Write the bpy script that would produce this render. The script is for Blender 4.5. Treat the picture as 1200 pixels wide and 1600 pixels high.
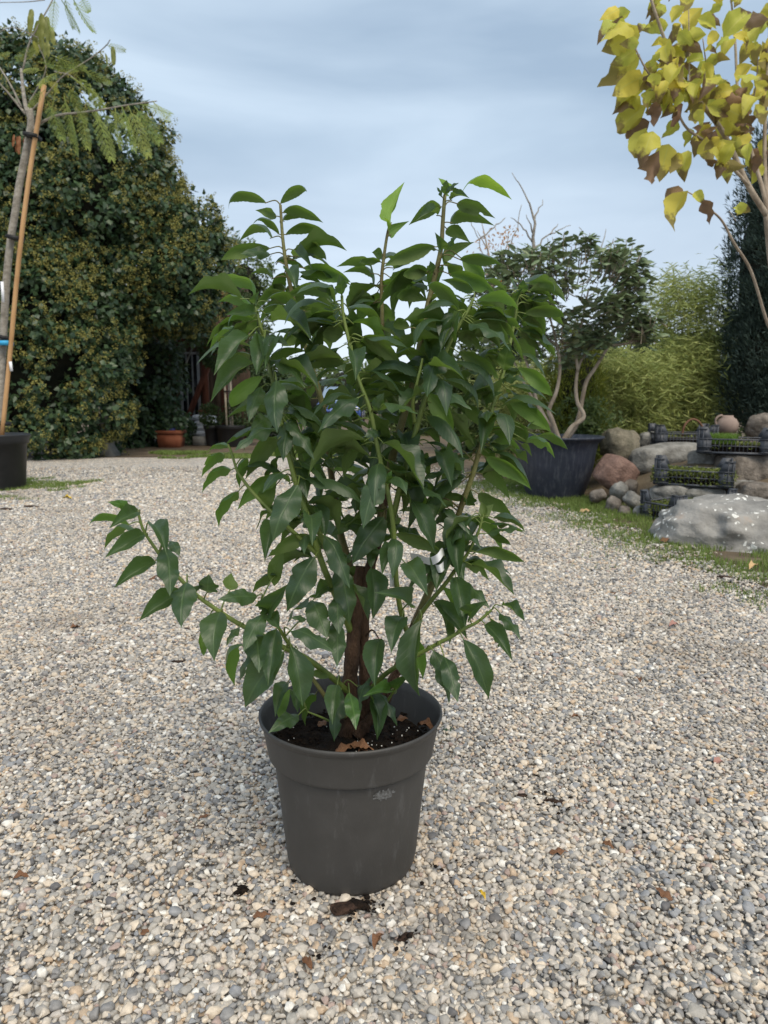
import bpy, bmesh, math, random
import numpy as np
from mathutils import Vector, Matrix, noise

for o in list(bpy.data.objects):
    bpy.data.objects.remove(o, do_unlink=True)
scene = bpy.context.scene
COL = scene.collection
R = math.radians

# ------------------------------------------------------------------ camera
CAM_H, PITCH, FPX = 0.985, R(8.8), 1150.0
cam_data = bpy.data.cameras.new('camera')
cam = bpy.data.objects.new('camera', cam_data)
COL.objects.link(cam)
cam.location = (0, 0, CAM_H)
cam.rotation_euler = (R(90) - PITCH, 0, 0)
cam_data.sensor_fit = 'AUTO'
cam_data.sensor_width = 36.0
cam_data.lens = 36.0 * FPX / 1600.0
cam_data.clip_start = 0.05
cam_data.clip_end = 1200
cam_data.dof.use_dof = True
cam_data.dof.focus_distance = 1.5
cam_data.dof.aperture_fstop = 8.0
scene.camera = cam

# ------------------------------------------------------------------ light
SUN_EL, SUN_AZ = R(54), R(158)          # azimuth measured from +Y towards +X
world = bpy.data.worlds.new('World')
scene.world = world
world.use_nodes = True
nt = world.node_tree
nt.nodes.clear()
w_out = nt.nodes.new('ShaderNodeOutputWorld')
w_bg = nt.nodes.new('ShaderNodeBackground')
sky = nt.nodes.new('ShaderNodeTexSky')
sky.sky_type = 'NISHITA'
sky.sun_disc = False
sky.sun_elevation = SUN_EL
sky.sun_rotation = SUN_AZ
sky.air_density = 1.0
sky.dust_density = 2.0
tc = nt.nodes.new('ShaderNodeTexCoord')
mp = nt.nodes.new('ShaderNodeMapping')
mp.inputs['Scale'].default_value = (1.0, 1.0, 4.2)
mp.inputs['Location'].default_value = (0.35, 0.1, 0.2)
nz = nt.nodes.new('ShaderNodeTexNoise')
nz.inputs['Scale'].default_value = 1.7
nz.inputs['Detail'].default_value = 5.0
nz.inputs['Roughness'].default_value = 0.48
nz.inputs['Distortion'].default_value = 0.35
ramp = nt.nodes.new('ShaderNodeValToRGB')
ramp.color_ramp.elements[0].position = 0.34
ramp.color_ramp.elements[0].color = (1.86, 2.44, 3.12, 1)
ramp.color_ramp.elements[1].position = 0.66
ramp.color_ramp.elements[1].color = (3.2, 3.85, 4.5, 1)
sep = nt.nodes.new('ShaderNodeSeparateXYZ')
hz = nt.nodes.new('ShaderNodeMapRange')
hz.inputs['From Min'].default_value = 0.02
hz.inputs['From Max'].default_value = 0.30
hz.inputs['To Min'].default_value = 0.72
hz.inputs['To Max'].default_value = 0.0
hmix = nt.nodes.new('ShaderNodeMix'); hmix.data_type = 'RGBA'
hmix.inputs['B'].default_value = (4.6, 5.0, 5.5, 1)
cmix = nt.nodes.new('ShaderNodeMix'); cmix.data_type = 'RGBA'
cmix.inputs['Factor'].default_value = 0.9
L = nt.links.new
L(tc.outputs['Generated'], mp.inputs['Vector'])
L(mp.outputs['Vector'], nz.inputs['Vector'])
L(nz.outputs['Fac'], ramp.inputs['Fac'])
L(tc.outputs['Generated'], sep.inputs['Vector'])
L(sep.outputs['Z'], hz.inputs['Value'])
L(hz.outputs['Result'], hmix.inputs['Factor'])
L(ramp.outputs['Color'], hmix.inputs['A'])
L(sky.outputs['Color'], cmix.inputs['A'])
L(hmix.outputs['Result'], cmix.inputs['B'])
L(cmix.outputs['Result'], w_bg.inputs['Color'])
w_bg.inputs['Strength'].default_value = 0.10
L(w_bg.outputs['Background'], w_out.inputs['Surface'])

sun_data = bpy.data.lights.new('sun', 'SUN')
sun_data.energy = 1.5
sun_data.angle = R(40)
sun_data.color = (1.0, 0.89, 0.73)
sun = bpy.data.objects.new('sun', sun_data)
COL.objects.link(sun)
sd = Vector((math.sin(SUN_AZ) * math.cos(SUN_EL), math.cos(SUN_AZ) * math.cos(SUN_EL), math.sin(SUN_EL)))
sun.rotation_euler = sd.to_track_quat('Z', 'Y').to_euler()
sun.location = sd * 30

vs = scene.view_settings
vs.view_transform = 'Standard'
vs.look = 'None'
vs.gamma = 1.0
vs.use_curve_mapping = False
vs.exposure = 1.12
scene.cycles.use_denoising = True
scene.cycles.max_bounces = 8
scene.cycles.transparent_max_bounces = 8

# ------------------------------------------------------------------ helpers
rng = np.random.default_rng(11)
random.seed(5)
CAM = np.array([0.0, 0.0, CAM_H])
FWD = np.array([0, math.cos(PITCH), -math.sin(PITCH)])
UPV = np.array([0, math.sin(PITCH), math.cos(PITCH)])
RGT = np.array([1.0, 0, 0])

def P(px, py, Y):
    """point of the place at distance Y in front of the camera, seen at photo pixel (px, py)"""
    d = FWD + RGT * ((px - 600) / FPX) + UPV * ((800 - py) / FPX)
    return CAM + d * (Y / d[1])

def mpp(Y, py=640):
    d = FWD + UPV * ((800 - py) / FPX)
    return Y / d[1] / FPX

def gY(py):
    a = PITCH + math.atan((py - 800) / FPX)
    return CAM_H / math.tan(a)

def unit(v):
    v = np.asarray(v, float)
    n = np.linalg.norm(v, axis=-1, keepdims=True)
    return v / np.maximum(n, 1e-9)

def tag(o, label=None, cat=None, group=None, kind=None):
    if label: o['label'] = label
    if cat: o['category'] = cat
    if group: o['group'] = group
    if kind: o['kind'] = kind
    return o

def empty(name, loc=(0, 0, 0), rz=0):
    o = bpy.data.objects.new(name, None)
    o.empty_display_size = 0.1
    COL.objects.link(o)
    o.location = loc
    o.rotation_euler = (0, 0, rz)
    return o

def world_of(o):
    m = o.matrix_basis.copy()
    if o.parent is None: return m
    return world_of(o.parent) @ o.matrix_parent_inverse @ m

def link(name, me, parent=None, mat=None):
    """new object; geometry given in world space stays where it is when it gets a parent"""
    if mat is not None and not me.materials:
        me.materials.append(mat)
    o = bpy.data.objects.new(name, me)
    COL.objects.link(o)
    if parent is not None:
        o.parent = parent
        o.matrix_parent_inverse = world_of(parent).inverted()
    return o

def mesh_np(name, V, F, smooth=False, attr=None):
    """V (n,3); F list of index arrays, each (m,3) or (m,4); attr: per-face floats 'rnd'"""
    V = np.ascontiguousarray(V, np.float32)
    if not isinstance(F, (list, tuple)):
        F = [F]
    F = [np.asarray(f, np.int32) for f in F if len(f)]
    me = bpy.data.meshes.new(name)
    me.vertices.add(len(V))
    me.vertices.foreach_set('co', V.ravel())
    loops = np.concatenate([f.ravel() for f in F])
    counts = np.concatenate([np.full(len(f), f.shape[1], np.int32) for f in F])
    starts = np.concatenate([[0], np.cumsum(counts)[:-1]]).astype(np.int32)
    me.loops.add(len(loops))
    me.loops.foreach_set('vertex_index', loops)
    me.polygons.add(len(counts))
    me.polygons.foreach_set('loop_start', starts)
    me.polygons.foreach_set('loop_total', counts)
    if smooth:
        me.polygons.foreach_set('use_smooth', np.ones(len(counts), bool))
    me.update(calc_edges=True)
    if attr is not None:
        a = me.attributes.new('rnd', 'FLOAT', 'FACE')
        a.data.foreach_set('value', np.ascontiguousarray(attr, np.float32))
    return me

class MB:
    """collects pieces of one mesh"""
    def __init__(s):
        s.V = []; s.T = []; s.Q = []; s.n = 0
    def add(s, V, T=None, Q=None):
        V = np.asarray(V, float)
        s.V.append(V)
        if T is not None and len(T): s.T.append(np.asarray(T, int) + s.n)
        if Q is not None and len(Q): s.Q.append(np.asarray(Q, int) + s.n)
        s.n += len(V)
        return s
    def box(s, c, size, rot=None):
        x, y, z = np.array(size) / 2
        V = np.array([[-x,-y,-z],[x,-y,-z],[x,y,-z],[-x,y,-z],[-x,-y,z],[x,-y,z],[x,y,z],[-x,y,z]])
        if rot is not None: V = V @ np.array(rot).T
        return s.add(V + np.array(c), Q=[[0,3,2,1],[4,5,6,7],[0,1,5,4],[1,2,6,5],[2,3,7,6],[3,0,4,7]])
    def bar(s, a, b, w, h=None, up=(0, 0, 1)):
        a = np.array(a, float); b = np.array(b, float); h = h or w
        d = b - a; ln = np.linalg.norm(d); x = d / ln
        y = np.cross(up, x)
        if np.linalg.norm(y) < 1e-3: y = np.cross((0, 1, 0), x)
        y = y / np.linalg.norm(y); z = np.cross(x, y)
        return s.box((a + b) / 2, (ln, w, h), np.stack([x, y, z], 1))
    def tube(s, pts, rad, n=7, cap=True):
        pts = np.asarray(pts, float); m = len(pts)
        rad = np.broadcast_to(np.asarray(rad, float), (m,))
        t = np.gradient(pts, axis=0); t = unit(t)
        ref = np.array([0.31, 0.87, 0.38]) if abs(t[0][2]) > 0.7 else np.array([0.05, 0.1, 1.0])
        rows = []
        for i in range(m):
            u = np.cross(t[i], ref); u /= np.linalg.norm(u) + 1e-9
            v = np.cross(t[i], u); ref = -np.cross(t[i], u) if False else ref
            a = np.linspace(0, 2 * math.pi, n, endpoint=False)
            rows.append(pts[i] + rad[i] * (np.cos(a)[:, None] * u + np.sin(a)[:, None] * v))
        V = np.concatenate(rows)
        i, j = np.meshgrid(np.arange(m - 1), np.arange(n), indexing='ij')
        i = i.ravel(); j = j.ravel(); k = (j + 1) % n
        Q = np.stack([i * n + j, i * n + k, (i + 1) * n + k, (i + 1) * n + j], 1)
        T = None
        if cap:
            V = np.concatenate([V, pts[:1], pts[-1:]])
            jj = np.arange(n); kk = (jj + 1) % n
            T = np.concatenate([np.stack([kk, jj, np.full(n, m * n)], 1),
                                np.stack([(m - 1) * n + jj, (m - 1) * n + kk, np.full(n, m * n + 1)], 1)])
        return s.add(V, T, Q)
    def lathe(s, prof, n=48, c=(0, 0, 0)):
        prof = np.asarray(prof, float); m = len(prof)
        a = np.linspace(0, 2 * math.pi, n, endpoint=False)
        V = np.stack([prof[:, 0][:, None] * np.cos(a), prof[:, 0][:, None] * np.sin(a),
                      np.repeat(prof[:, 1][:, None], n, 1)], -1).reshape(-1, 3) + np.array(c)
        i, j = np.meshgrid(np.arange(m - 1), np.arange(n), indexing='ij')
        i = i.ravel(); j = j.ravel(); k = (j + 1) % n
        return s.add(V, Q=np.stack([i * n + j, i * n + k, (i + 1) * n + k, (i + 1) * n + j], 1))
    def mesh(s, name, smooth=False, attr=None):
        return mesh_np(name, np.concatenate(s.V), ([np.concatenate(s.T)] if s.T else []) + ([np.concatenate(s.Q)] if s.Q else []), smooth, attr)
    def build(s, name, mat, parent=None, smooth=False):
        return link(name, s.mesh(name, smooth), parent, mat)

def smooth_path(pts, k=5):
    """Catmull-Rom through the points"""
    pts = np.asarray(pts, float)
    p = np.concatenate([2 * pts[:1] - pts[1:2], pts, 2 * pts[-1:] - pts[-2:-1]])
    out = []
    for i in range(1, len(p) - 2):
        for t in np.linspace(0, 1, k, endpoint=False):
            out.append(0.5 * ((2 * p[i]) + (-p[i-1] + p[i+1]) * t + (2*p[i-1] - 5*p[i] + 4*p[i+1] - p[i+2]) * t * t
                       + (-p[i-1] + 3*p[i] - 3*p[i+1] + p[i+2]) * t ** 3))
    out.append(pts[-1])
    return np.array(out)

def ico(sub):
    bm = bmesh.new()
    bmesh.ops.create_icosphere(bm, subdivisions=sub, radius=1.0)
    V = np.array([v.co[:] for v in bm.verts]); T = np.array([[v.index for v in f.verts] for f in bm.faces])
    bm.free()
    return V, T

def rock_mesh(name, size, seed, sub=4, rough=0.22, flat=None, blocky=0.0):
    V, T = ico(sub)
    out = []
    for v in V:
        vv = Vector(v)
        a = noise.fractal(vv * 0.9 + Vector((seed * 3.1, seed, 0)), 1.0, 2.0, 3)
        b = noise.fractal(vv * 3.2 + Vector((seed * 1.7, 0, seed)), 0.9, 2.1, 4)
        c = abs(noise.noise(vv * 2.1 + Vector((seed, 4, 7))))
        r = 1 + rough * a + 0.30 * rough * b - 0.35 * rough * c
        if blocky:
            mx = max(abs(v[0]), abs(v[1]), abs(v[2]))
            r *= (1 - blocky) + blocky * min(1.35, 0.82 / mx)
        out.append(v * r)
    V = np.array(out) * np.array(size) / 2
    return mesh_np(name, V, T, smooth=True)

# ------------------------------------------------------------------ materials
def new_mat(name):
    m = bpy.data.materials.new(name)
    m.use_nodes = True
    n = m.node_tree
    b = n.nodes['Principled BSDF']
    return m, n, b, n.links.new

def nd(n, t, **kw):
    x = n.nodes.new(t)
    for k, v in kw.items():
        if k in x.inputs: x.inputs[k].default_value = v
        else: setattr(x, k, v)
    return x

def c4(c): return (c[0], c[1], c[2], 1)

def ramp_node(n, stops, interp='LINEAR'):
    r = n.nodes.new('ShaderNodeValToRGB')
    r.color_ramp.interpolation = interp
    e = r.color_ramp.elements
    e[0].position, e[0].color = stops[0][0], c4(stops[0][1])
    e[1].position, e[1].color = stops[1][0], c4(stops[1][1])
    for p, c in stops[2:]:
        x = e.new(p); x.color = c4(c)
    return r

def pm(name, c1, c2, scale=8.0, rough=0.7, bump=0.0, bscale=60.0, spec=0.3, detail=6.0, c3=None, lo=0.35, hi=0.65, stretch=(1, 1, 1), metallic=0.0, coords='Object'):
    """two or three tones mixed by noise, with fine relief"""
    m, n, b, l = new_mat(name)
    t = nd(n, 'ShaderNodeTexCoord')
    mpn = nd(n, 'ShaderNodeMapping', Scale=stretch)
    l(t.outputs[coords], mpn.inputs['Vector'])
    z = nd(n, 'ShaderNodeTexNoise', Scale=scale, Detail=detail, Roughness=0.62)
    l(mpn.outputs['Vector'], z.inputs['Vector'])
    st = [(lo, c1), (hi, c2)]
    if c3 is not None: st.append((min(hi + 0.12, 0.98), c3))
    r = ramp_node(n, st)
    l(z.outputs['Fac'], r.inputs['Fac'])
    l(r.outputs['Color'], b.inputs['Base Color'])
    b.inputs['Roughness'].default_value = rough
    b.inputs['Specular IOR Level'].default_value = spec
    b.inputs['Metallic'].default_value = metallic
    if bump:
        z2 = nd(n, 'ShaderNodeTexNoise', Scale=bscale, Detail=5.0, Roughness=0.6)
        l(mpn.outputs['Vector'], z2.inputs['Vector'])
        bp = nd(n, 'ShaderNodeBump', Strength=bump, Distance=0.02)
        l(z2.outputs['Fac'], bp.inputs['Height'])
        l(bp.outputs['Normal'], b.inputs['Normal'])
    return m

def leaf_mat(name, top, top2, under, trans_c, rough=0.38, trans=0.25, spec=0.45, var='noise', vscale=9.0, vein=None, brown=None):
    """a leaf: upper side, paler under side, some light passing through"""
    m, n, b, l = new_mat(name)
    out = n.nodes['Material Output']
    if var == 'attr':
        a = nd(n, 'ShaderNodeAttribute'); a.attribute_name = 'rnd'; fac = a.outputs['Fac']
    elif var == 'object':
        a = nd(n, 'ShaderNodeObjectInfo'); fac = a.outputs['Random']
    else:
        g = nd(n, 'ShaderNodeNewGeometry')
        z = nd(n, 'ShaderNodeTexNoise', Scale=vscale, Detail=2.0)
        l(g.outputs['Position'], z.inputs['Vector'])
        mr = nd(n, 'ShaderNodeMapRange'); mr.inputs['From Min'].default_value = 0.3; mr.inputs['From Max'].default_value = 0.7
        l(z.outputs['Fac'], mr.inputs['Value']); fac = mr.outputs['Result']
    mix = nd(n, 'ShaderNodeMix', data_type='RGBA'); mix.inputs['A'].default_value = c4(top); mix.inputs['B'].default_value = c4(top2)
    l(fac, mix.inputs['Factor'])
    colr = mix.outputs['Result']
    if vein is not None:
        uv = nd(n, 'ShaderNodeUVMap')
        sp = nd(n, 'ShaderNodeSeparateXYZ'); l(uv.outputs['UV'], sp.inputs['Vector'])
        s1 = nd(n, 'ShaderNodeMath', operation='SUBTRACT'); l(sp.outputs['Y'], s1.inputs[0]); s1.inputs[1].default_value = 0.5
        s2 = nd(n, 'ShaderNodeMath', operation='ABSOLUTE'); l(s1.outputs[0], s2.inputs[0])
        mr = nd(n, 'ShaderNodeMapRange'); mr.inputs['From Min'].default_value = 0.014; mr.inputs['From Max'].default_value = 0.042
        mr.inputs['To Min'].default_value = 0.6; mr.inputs['To Max'].default_value = 0.0
        l(s2.outputs[0], mr.inputs['Value'])
        # side veins: slanted stripes
        k1 = nd(n, 'ShaderNodeMath', operation='MULTIPLY'); l(s2.outputs[0], k1.inputs[0]); k1.inputs[1].default_value = -0.55
        k2 = nd(n, 'ShaderNodeMath', operation='ADD'); l(sp.outputs['X'], k2.inputs[0]); l(k1.outputs[0], k2.inputs[1])
        k3 = nd(n, 'ShaderNodeMath', operation='MULTIPLY'); l(k2.outputs[0], k3.inputs[0]); k3.inputs[1].default_value = 62.0
        k4 = nd(n, 'ShaderNodeMath', operation='SINE'); l(k3.outputs[0], k4.inputs[0])
        k5 = nd(n, 'ShaderNodeMapRange'); k5.inputs['From Min'].default_value = 0.82; k5.inputs['From Max'].default_value = 1.0
        k5.inputs['To Max'].default_value = 0.16
        l(k4.outputs[0], k5.inputs['Value'])
        mx = nd(n, 'ShaderNodeMath', operation='MAXIMUM'); l(mr.outputs['Result'], mx.inputs[0]); l(k5.outputs['Result'], mx.inputs[1])
        vm = nd(n, 'ShaderNodeMix', data_type='RGBA'); vm.inputs['B'].default_value = c4(vein)
        l(mx.outputs[0], vm.inputs['Factor']); l(colr, vm.inputs['A'])
        colr = vm.outputs['Result']
        gz = nd(n, 'ShaderNodeNewGeometry')
        bz = nd(n, 'ShaderNodeTexNoise', Scale=55.0, Detail=4.0, Roughness=0.7); l(gz.outputs['Position'], bz.inputs['Vector'])
        bmr = nd(n, 'ShaderNodeMapRange'); bmr.inputs['From Min'].default_value = 0.67; bmr.inputs['From Max'].default_value = 0.76; bmr.inputs['To Max'].default_value = 0.55
        l(bz.outputs['Fac'], bmr.inputs['Value'])
        bmx = nd(n, 'ShaderNodeMix', data_type='RGBA'); bmx.inputs['B'].default_value = (0.13, 0.10, 0.045, 1)
        l(bmr.outputs['Result'], bmx.inputs['Factor']); l(colr, bmx.inputs['A']); colr = bmx.outputs['Result']
        bp = nd(n, 'ShaderNodeBump', Strength=0.35, Distance=0.004); bp.invert = True
        l(mx.outputs[0], bp.inputs['Height']); l(bp.outputs['Normal'], b.inputs['Normal'])
    if brown is not None:
        # withered edge and tip: each leaf to its own degree
        uv = nd(n, 'ShaderNodeUVMap')
        sp = nd(n, 'ShaderNodeSeparateXYZ'); l(uv.outputs['UV'], sp.inputs['Vector'])
        oi = nd(n, 'ShaderNodeObjectInfo')
        g = nd(n, 'ShaderNodeNewGeometry')
        z = nd(n, 'ShaderNodeTexNoise', Scale=26.0, Detail=3.0); l(g.outputs['Position'], z.inputs['Vector'])
        q1 = nd(n, 'ShaderNodeMath', operation='MULTIPLY_ADD'); l(z.outputs['Fac'], q1.inputs[0]); q1.inputs[1].default_value = 0.75; l(sp.outputs['X'], q1.inputs[2])
        q0 = nd(n, 'ShaderNodeMath', operation='MULTIPLY'); l(oi.outputs['Random'], q0.inputs[0]); q0.inputs[1].default_value = 7.31
        q0b = nd(n, 'ShaderNodeMath', operation='FRACT'); l(q0.outputs[0], q0b.inputs[0])
        q2 = nd(n, 'ShaderNodeMath', operation='MULTIPLY_ADD'); l(q0b.outputs[0], q2.inputs[0]); q2.inputs[1].default_value = 0.85; l(q1.outputs[0], q2.inputs[2])
        mr = nd(n, 'ShaderNodeMapRange'); mr.inputs['From Min'].default_value = 1.32; mr.inputs['From Max'].default_value = 1.48
        l(q2.outputs[0], mr.inputs['Value'])
        bm_ = nd(n, 'ShaderNodeMix', data_type='RGBA'); bm_.inputs['B'].default_value = c4(brown)
        l(mr.outputs['Result'], bm_.inputs['Factor']); l(colr, bm_.inputs['A'])
        colr = bm_.outputs['Result']
    g2 = nd(n, 'ShaderNodeNewGeometry')
    um = nd(n, 'ShaderNodeMix', data_type='RGBA'); um.inputs['B'].default_value = c4(under)
    um2 = nd(n, 'ShaderNodeMath', operation='MULTIPLY'); l(g2.outputs['Backfacing'], um2.inputs[0]); um2.inputs[1].default_value = 0.85 if brown is None else 0.35
    l(um2.outputs[0], um.inputs['Factor']); l(colr, um.inputs['A'])
    l(um.outputs['Result'], b.inputs['Base Color'])
    rg = nd(n, 'ShaderNodeMapRange'); rg.inputs['To Min'].default_value = rough; rg.inputs['To Max'].default_value = min(rough + 0.25, 0.8)
    l(g2.outputs['Backfacing'], rg.inputs['Value']); l(rg.outputs['Result'], b.inputs['Roughness'])
    b.inputs['Specular IOR Level'].default_value = spec
    tr = nd(n, 'ShaderNodeBsdfTranslucent'); tr.inputs['Color'].default_value = c4(trans_c)
    if brown is not None:
        tm = nd(n, 'ShaderNodeMix', data_type='RGBA', blend_type='MIX'); tm.inputs['Factor'].default_value = 0.7
        tm.inputs['A'].default_value = c4(trans_c); l(colr, tm.inputs['B']); l(tm.outputs['Result'], tr.inputs['Color'])
    ms = nd(n, 'ShaderNodeMixShader'); ms.inputs['Fac'].default_value = trans
    l(b.outputs['BSDF'], ms.inputs[1]); l(tr.outputs['BSDF'], ms.inputs[2]); l(ms.outputs['Shader'], out.inputs['Surface'])
    return m

STONES = [(0.0, (0.33, 0.31, 0.28)), (0.11, (0.47, 0.43, 0.375)), (0.22, (0.24, 0.235, 0.23)), (0.34, (0.58, 0.515, 0.43)),
          (0.45, (0.38, 0.355, 0.315)), (0.57, (0.61, 0.52, 0.41)), (0.67, (0.51, 0.465, 0.415)), (0.78, (0.49, 0.375, 0.265)),
          (0.83, (0.73, 0.70, 0.64)), (0.89, (0.27, 0.275, 0.285)), (0.95, (0.38, 0.29, 0.25)), (0.975, (0.13, 0.125, 0.125))]
def stone_mat():
    m, n, b, l = new_mat('gravel_stone')
    oi = nd(n, 'ShaderNodeObjectInfo')
    r = ramp_node(n, STONES, 'CONSTANT'); l(oi.outputs['Random'], r.inputs['Fac'])
    t = nd(n, 'ShaderNodeTexCoord')
    z = nd(n, 'ShaderNodeTexNoise', Scale=2.2, Detail=5.0, Roughness=0.7); l(t.outputs['Object'], z.inputs['Vector'])
    mr = nd(n, 'ShaderNodeMapRange'); mr.inputs['From Min'].default_value = 0.25; mr.inputs['From Max'].default_value = 0.75
    mr.inputs['To Min'].default_value = 0.72; mr.inputs['To Max'].default_value = 1.22
    l(z.outputs['Fac'], mr.inputs['Value'])
    mx = nd(n, 'ShaderNodeMix', data_type='RGBA', blend_type='MULTIPLY'); mx.inputs['Factor'].default_value = 1.0
    l(r.outputs['Color'], mx.inputs['A']); l(mr.outputs['Result'], mx.inputs['B'])
    # patches of trodden-in dirt
    g = nd(n, 'ShaderNodeNewGeometry')
    z2 = nd(n, 'ShaderNodeTexNoise', Scale=1.15, Detail=7.0, Roughness=0.68); l(g.outputs['Position'], z2.inputs['Vector'])
    m2 = nd(n, 'ShaderNodeMapRange'); m2.inputs['From Min'].default_value = 0.52; m2.inputs['From Max'].default_value = 0.72; m2.inputs['To Max'].default_value = 0.55
    l(z2.outputs['Fac'], m2.inputs['Value'])
    mx2 = nd(n, 'ShaderNodeMix', data_type='RGBA'); mx2.inputs['B'].default_value = (0.17, 0.135, 0.10, 1)
    l(m2.outputs['Result'], mx2.inputs['Factor']); l(mx.outputs['Result'], mx2.inputs['A'])
    l(mx2.outputs['Result'], b.inputs['Base Color'])
    b.inputs['Roughness'].default_value = 0.62
    b.inputs['Specular IOR Level'].default_value = 0.35
    return m

def gravel_sheet_mat():
    m, n, b, l = new_mat('gravel_far')
    g = nd(n, 'ShaderNodeNewGeometry')
    v = nd(n, 'ShaderNodeTexVoronoi', Scale=45.0); l(g.outputs['Position'], v.inputs['Vector'])
    sp = nd(n, 'ShaderNodeSeparateColor'); l(v.outputs['Color'], sp.inputs['Color'])
    r = ramp_node(n, STONES, 'CONSTANT'); l(sp.outputs['Red'], r.inputs['Fac'])
    dm = nd(n, 'ShaderNodeMapRange'); dm.inputs['From Min'].default_value = 0.35; dm.inputs['From Max'].default_value = 0.75
    dm.inputs['To Min'].default_value = 1.08; dm.inputs['To Max'].default_value = 0.8
    l(v.outputs['Distance'], dm.inputs['Value'])
    mx = nd(n, 'ShaderNodeMix', data_type='RGBA', blend_type='MULTIPLY'); mx.inputs['Factor'].default_value = 1.0
    l(r.outputs['Color'], mx.inputs['A']); l(dm.outputs['Result'], mx.inputs['B'])
    z2 = nd(n, 'ShaderNodeTexNoise', Scale=1.1, Detail=7.0, Roughness=0.68); l(g.outputs['Position'], z2.inputs['Vector'])
    m2 = nd(n, 'ShaderNodeMapRange'); m2.inputs['From Min'].default_value = 0.52; m2.inputs['From Max'].default_value = 0.78; m2.inputs['To Max'].default_value = 0.5
    l(z2.outputs['Fac'], m2.inputs['Value'])
    mx2 = nd(n, 'ShaderNodeMix', data_type='RGBA'); mx2.inputs['B'].default_value = (0.20, 0.155, 0.11, 1)
    l(m2.outputs['Result'], mx2.inputs['Factor']); l(mx.outputs['Result'], mx2.inputs['A'])
    l(mx2.outputs['Result'], b.inputs['Base Color'])
    b.inputs['Roughness'].default_value = 0.8
    bp = nd(n, 'ShaderNodeBump', Strength=0.6, Distance=0.008); bp.invert = True
    l(v.outputs['Distance'], bp.inputs['Height']); l(bp.outputs['Normal'], b.inputs['Normal'])
    return m

def pot_mat(name, base, scuff, streak=None, rough=0.5, amount=0.6, lo=0.6):
    m, n, b, l = new_mat(name)
    t = nd(n, 'ShaderNodeTexCoord')
    z = nd(n, 'ShaderNodeTexNoise', Scale=5.0, Detail=8.0, Roughness=0.7); l(t.outputs['Object'], z.inputs['Vector'])
    r = ramp_node(n, [(0.45, base), (0.80, [x * 1.35 + 0.01 for x in base])]); l(z.outputs['Fac'], r.inputs['Fac'])
    mp_ = nd(n, 'ShaderNodeMapping', Scale=(14, 14, 90) if streak is None else streak); l(t.outputs['Object'], mp_.inputs['Vector'])
    z2 = nd(n, 'ShaderNodeTexNoise', Scale=1.0, Detail=6.0, Roughness=0.75); l(mp_.outputs['Vector'], z2.inputs['Vector'])
    m2 = nd(n, 'ShaderNodeMapRange'); m2.inputs['From Min'].default_value = lo; m2.inputs['From Max'].default_value = lo + 0.22; m2.inputs['To Max'].default_value = amount
    l(z2.outputs['Fac'], m2.inputs['Value'])
    mx = nd(n, 'ShaderNodeMix', data_type='RGBA'); mx.inputs['B'].default_value = c4(scuff)
    l(m2.outputs['Result'], mx.inputs['Factor']); l(r.outputs['Color'], mx.inputs['A'])
    l(mx.outputs['Result'], b.inputs['Base Color'])
    rr = nd(n, 'ShaderNodeMapRange'); rr.inputs['To Min'].default_value = rough - 0.08; rr.inputs['To Max'].default_value = rough + 0.2
    l(z.outputs['Fac'], rr.inputs['Value']); l(rr.outputs['Result'], b.inputs['Roughness'])
    z3 = nd(n, 'ShaderNodeTexNoise', Scale=220.0, Detail=3.0); l(t.outputs['Object'], z3.inputs['Vector'])
    bp = nd(n, 'ShaderNodeBump', Strength=0.12, Distance=0.002); l(z3.outputs['Fac'], bp.inputs['Height']); l(bp.outputs['Normal'], b.inputs['Normal'])
    return m

# ------------------------------------------------------------------ foliage
def leaf_quads(pos, axis, nrm, Ls, Ws, fold=0.25, belly=0.42, droop=0.0):
    """one folded four-point leaf per row -> V, T"""
    pos = np.asarray(pos); n = len(pos)
    a = unit(axis); nr = np.asarray(nrm) - (np.sum(np.asarray(nrm) * a, 1, keepdims=True)) * a
    nr = unit(nr); b = np.cross(nr, a)
    Ls = np.broadcast_to(Ls, (n,))[:, None]; Ws = np.broadcast_to(Ws, (n,))[:, None]
    p0 = pos
    mid = pos + a * Ls * belly
    p1 = mid + b * Ws * 0.5 - nr * Ws * fold
    p3 = mid - b * Ws * 0.5 - nr * Ws * fold
    p2 = pos + a * Ls - nr * Ls * droop
    V = np.stack([p0, p3, p2, p1], 1).reshape(-1, 3)
    k = np.arange(n) * 4
    T = np.stack([k, k + 1, k + 2, k, k + 2, k + 3], 1).reshape(-1, 3)
    return V, T

def rand_dirs(n):
    return unit(rng.normal(size=(n, 3)))

def leaves_obj(name, pos, axis, nrm, Ls, Ws, mat, parent, **kw):
    V, T = leaf_quads(pos, axis, nrm, Ls, Ws, **kw)
    rv = np.repeat(rng.random(len(pos)), 2)
    o = link(name, mesh_np(name, V, T, attr=rv), parent, mat)
    o['kind'] = 'stuff'
    return o

def ell(px, py, Y, rxp, ryp, ry):
    k = mpp(Y, py)
    return (P(px, py, Y), np.array([rxp * k, ry, ryp * k]))

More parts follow.
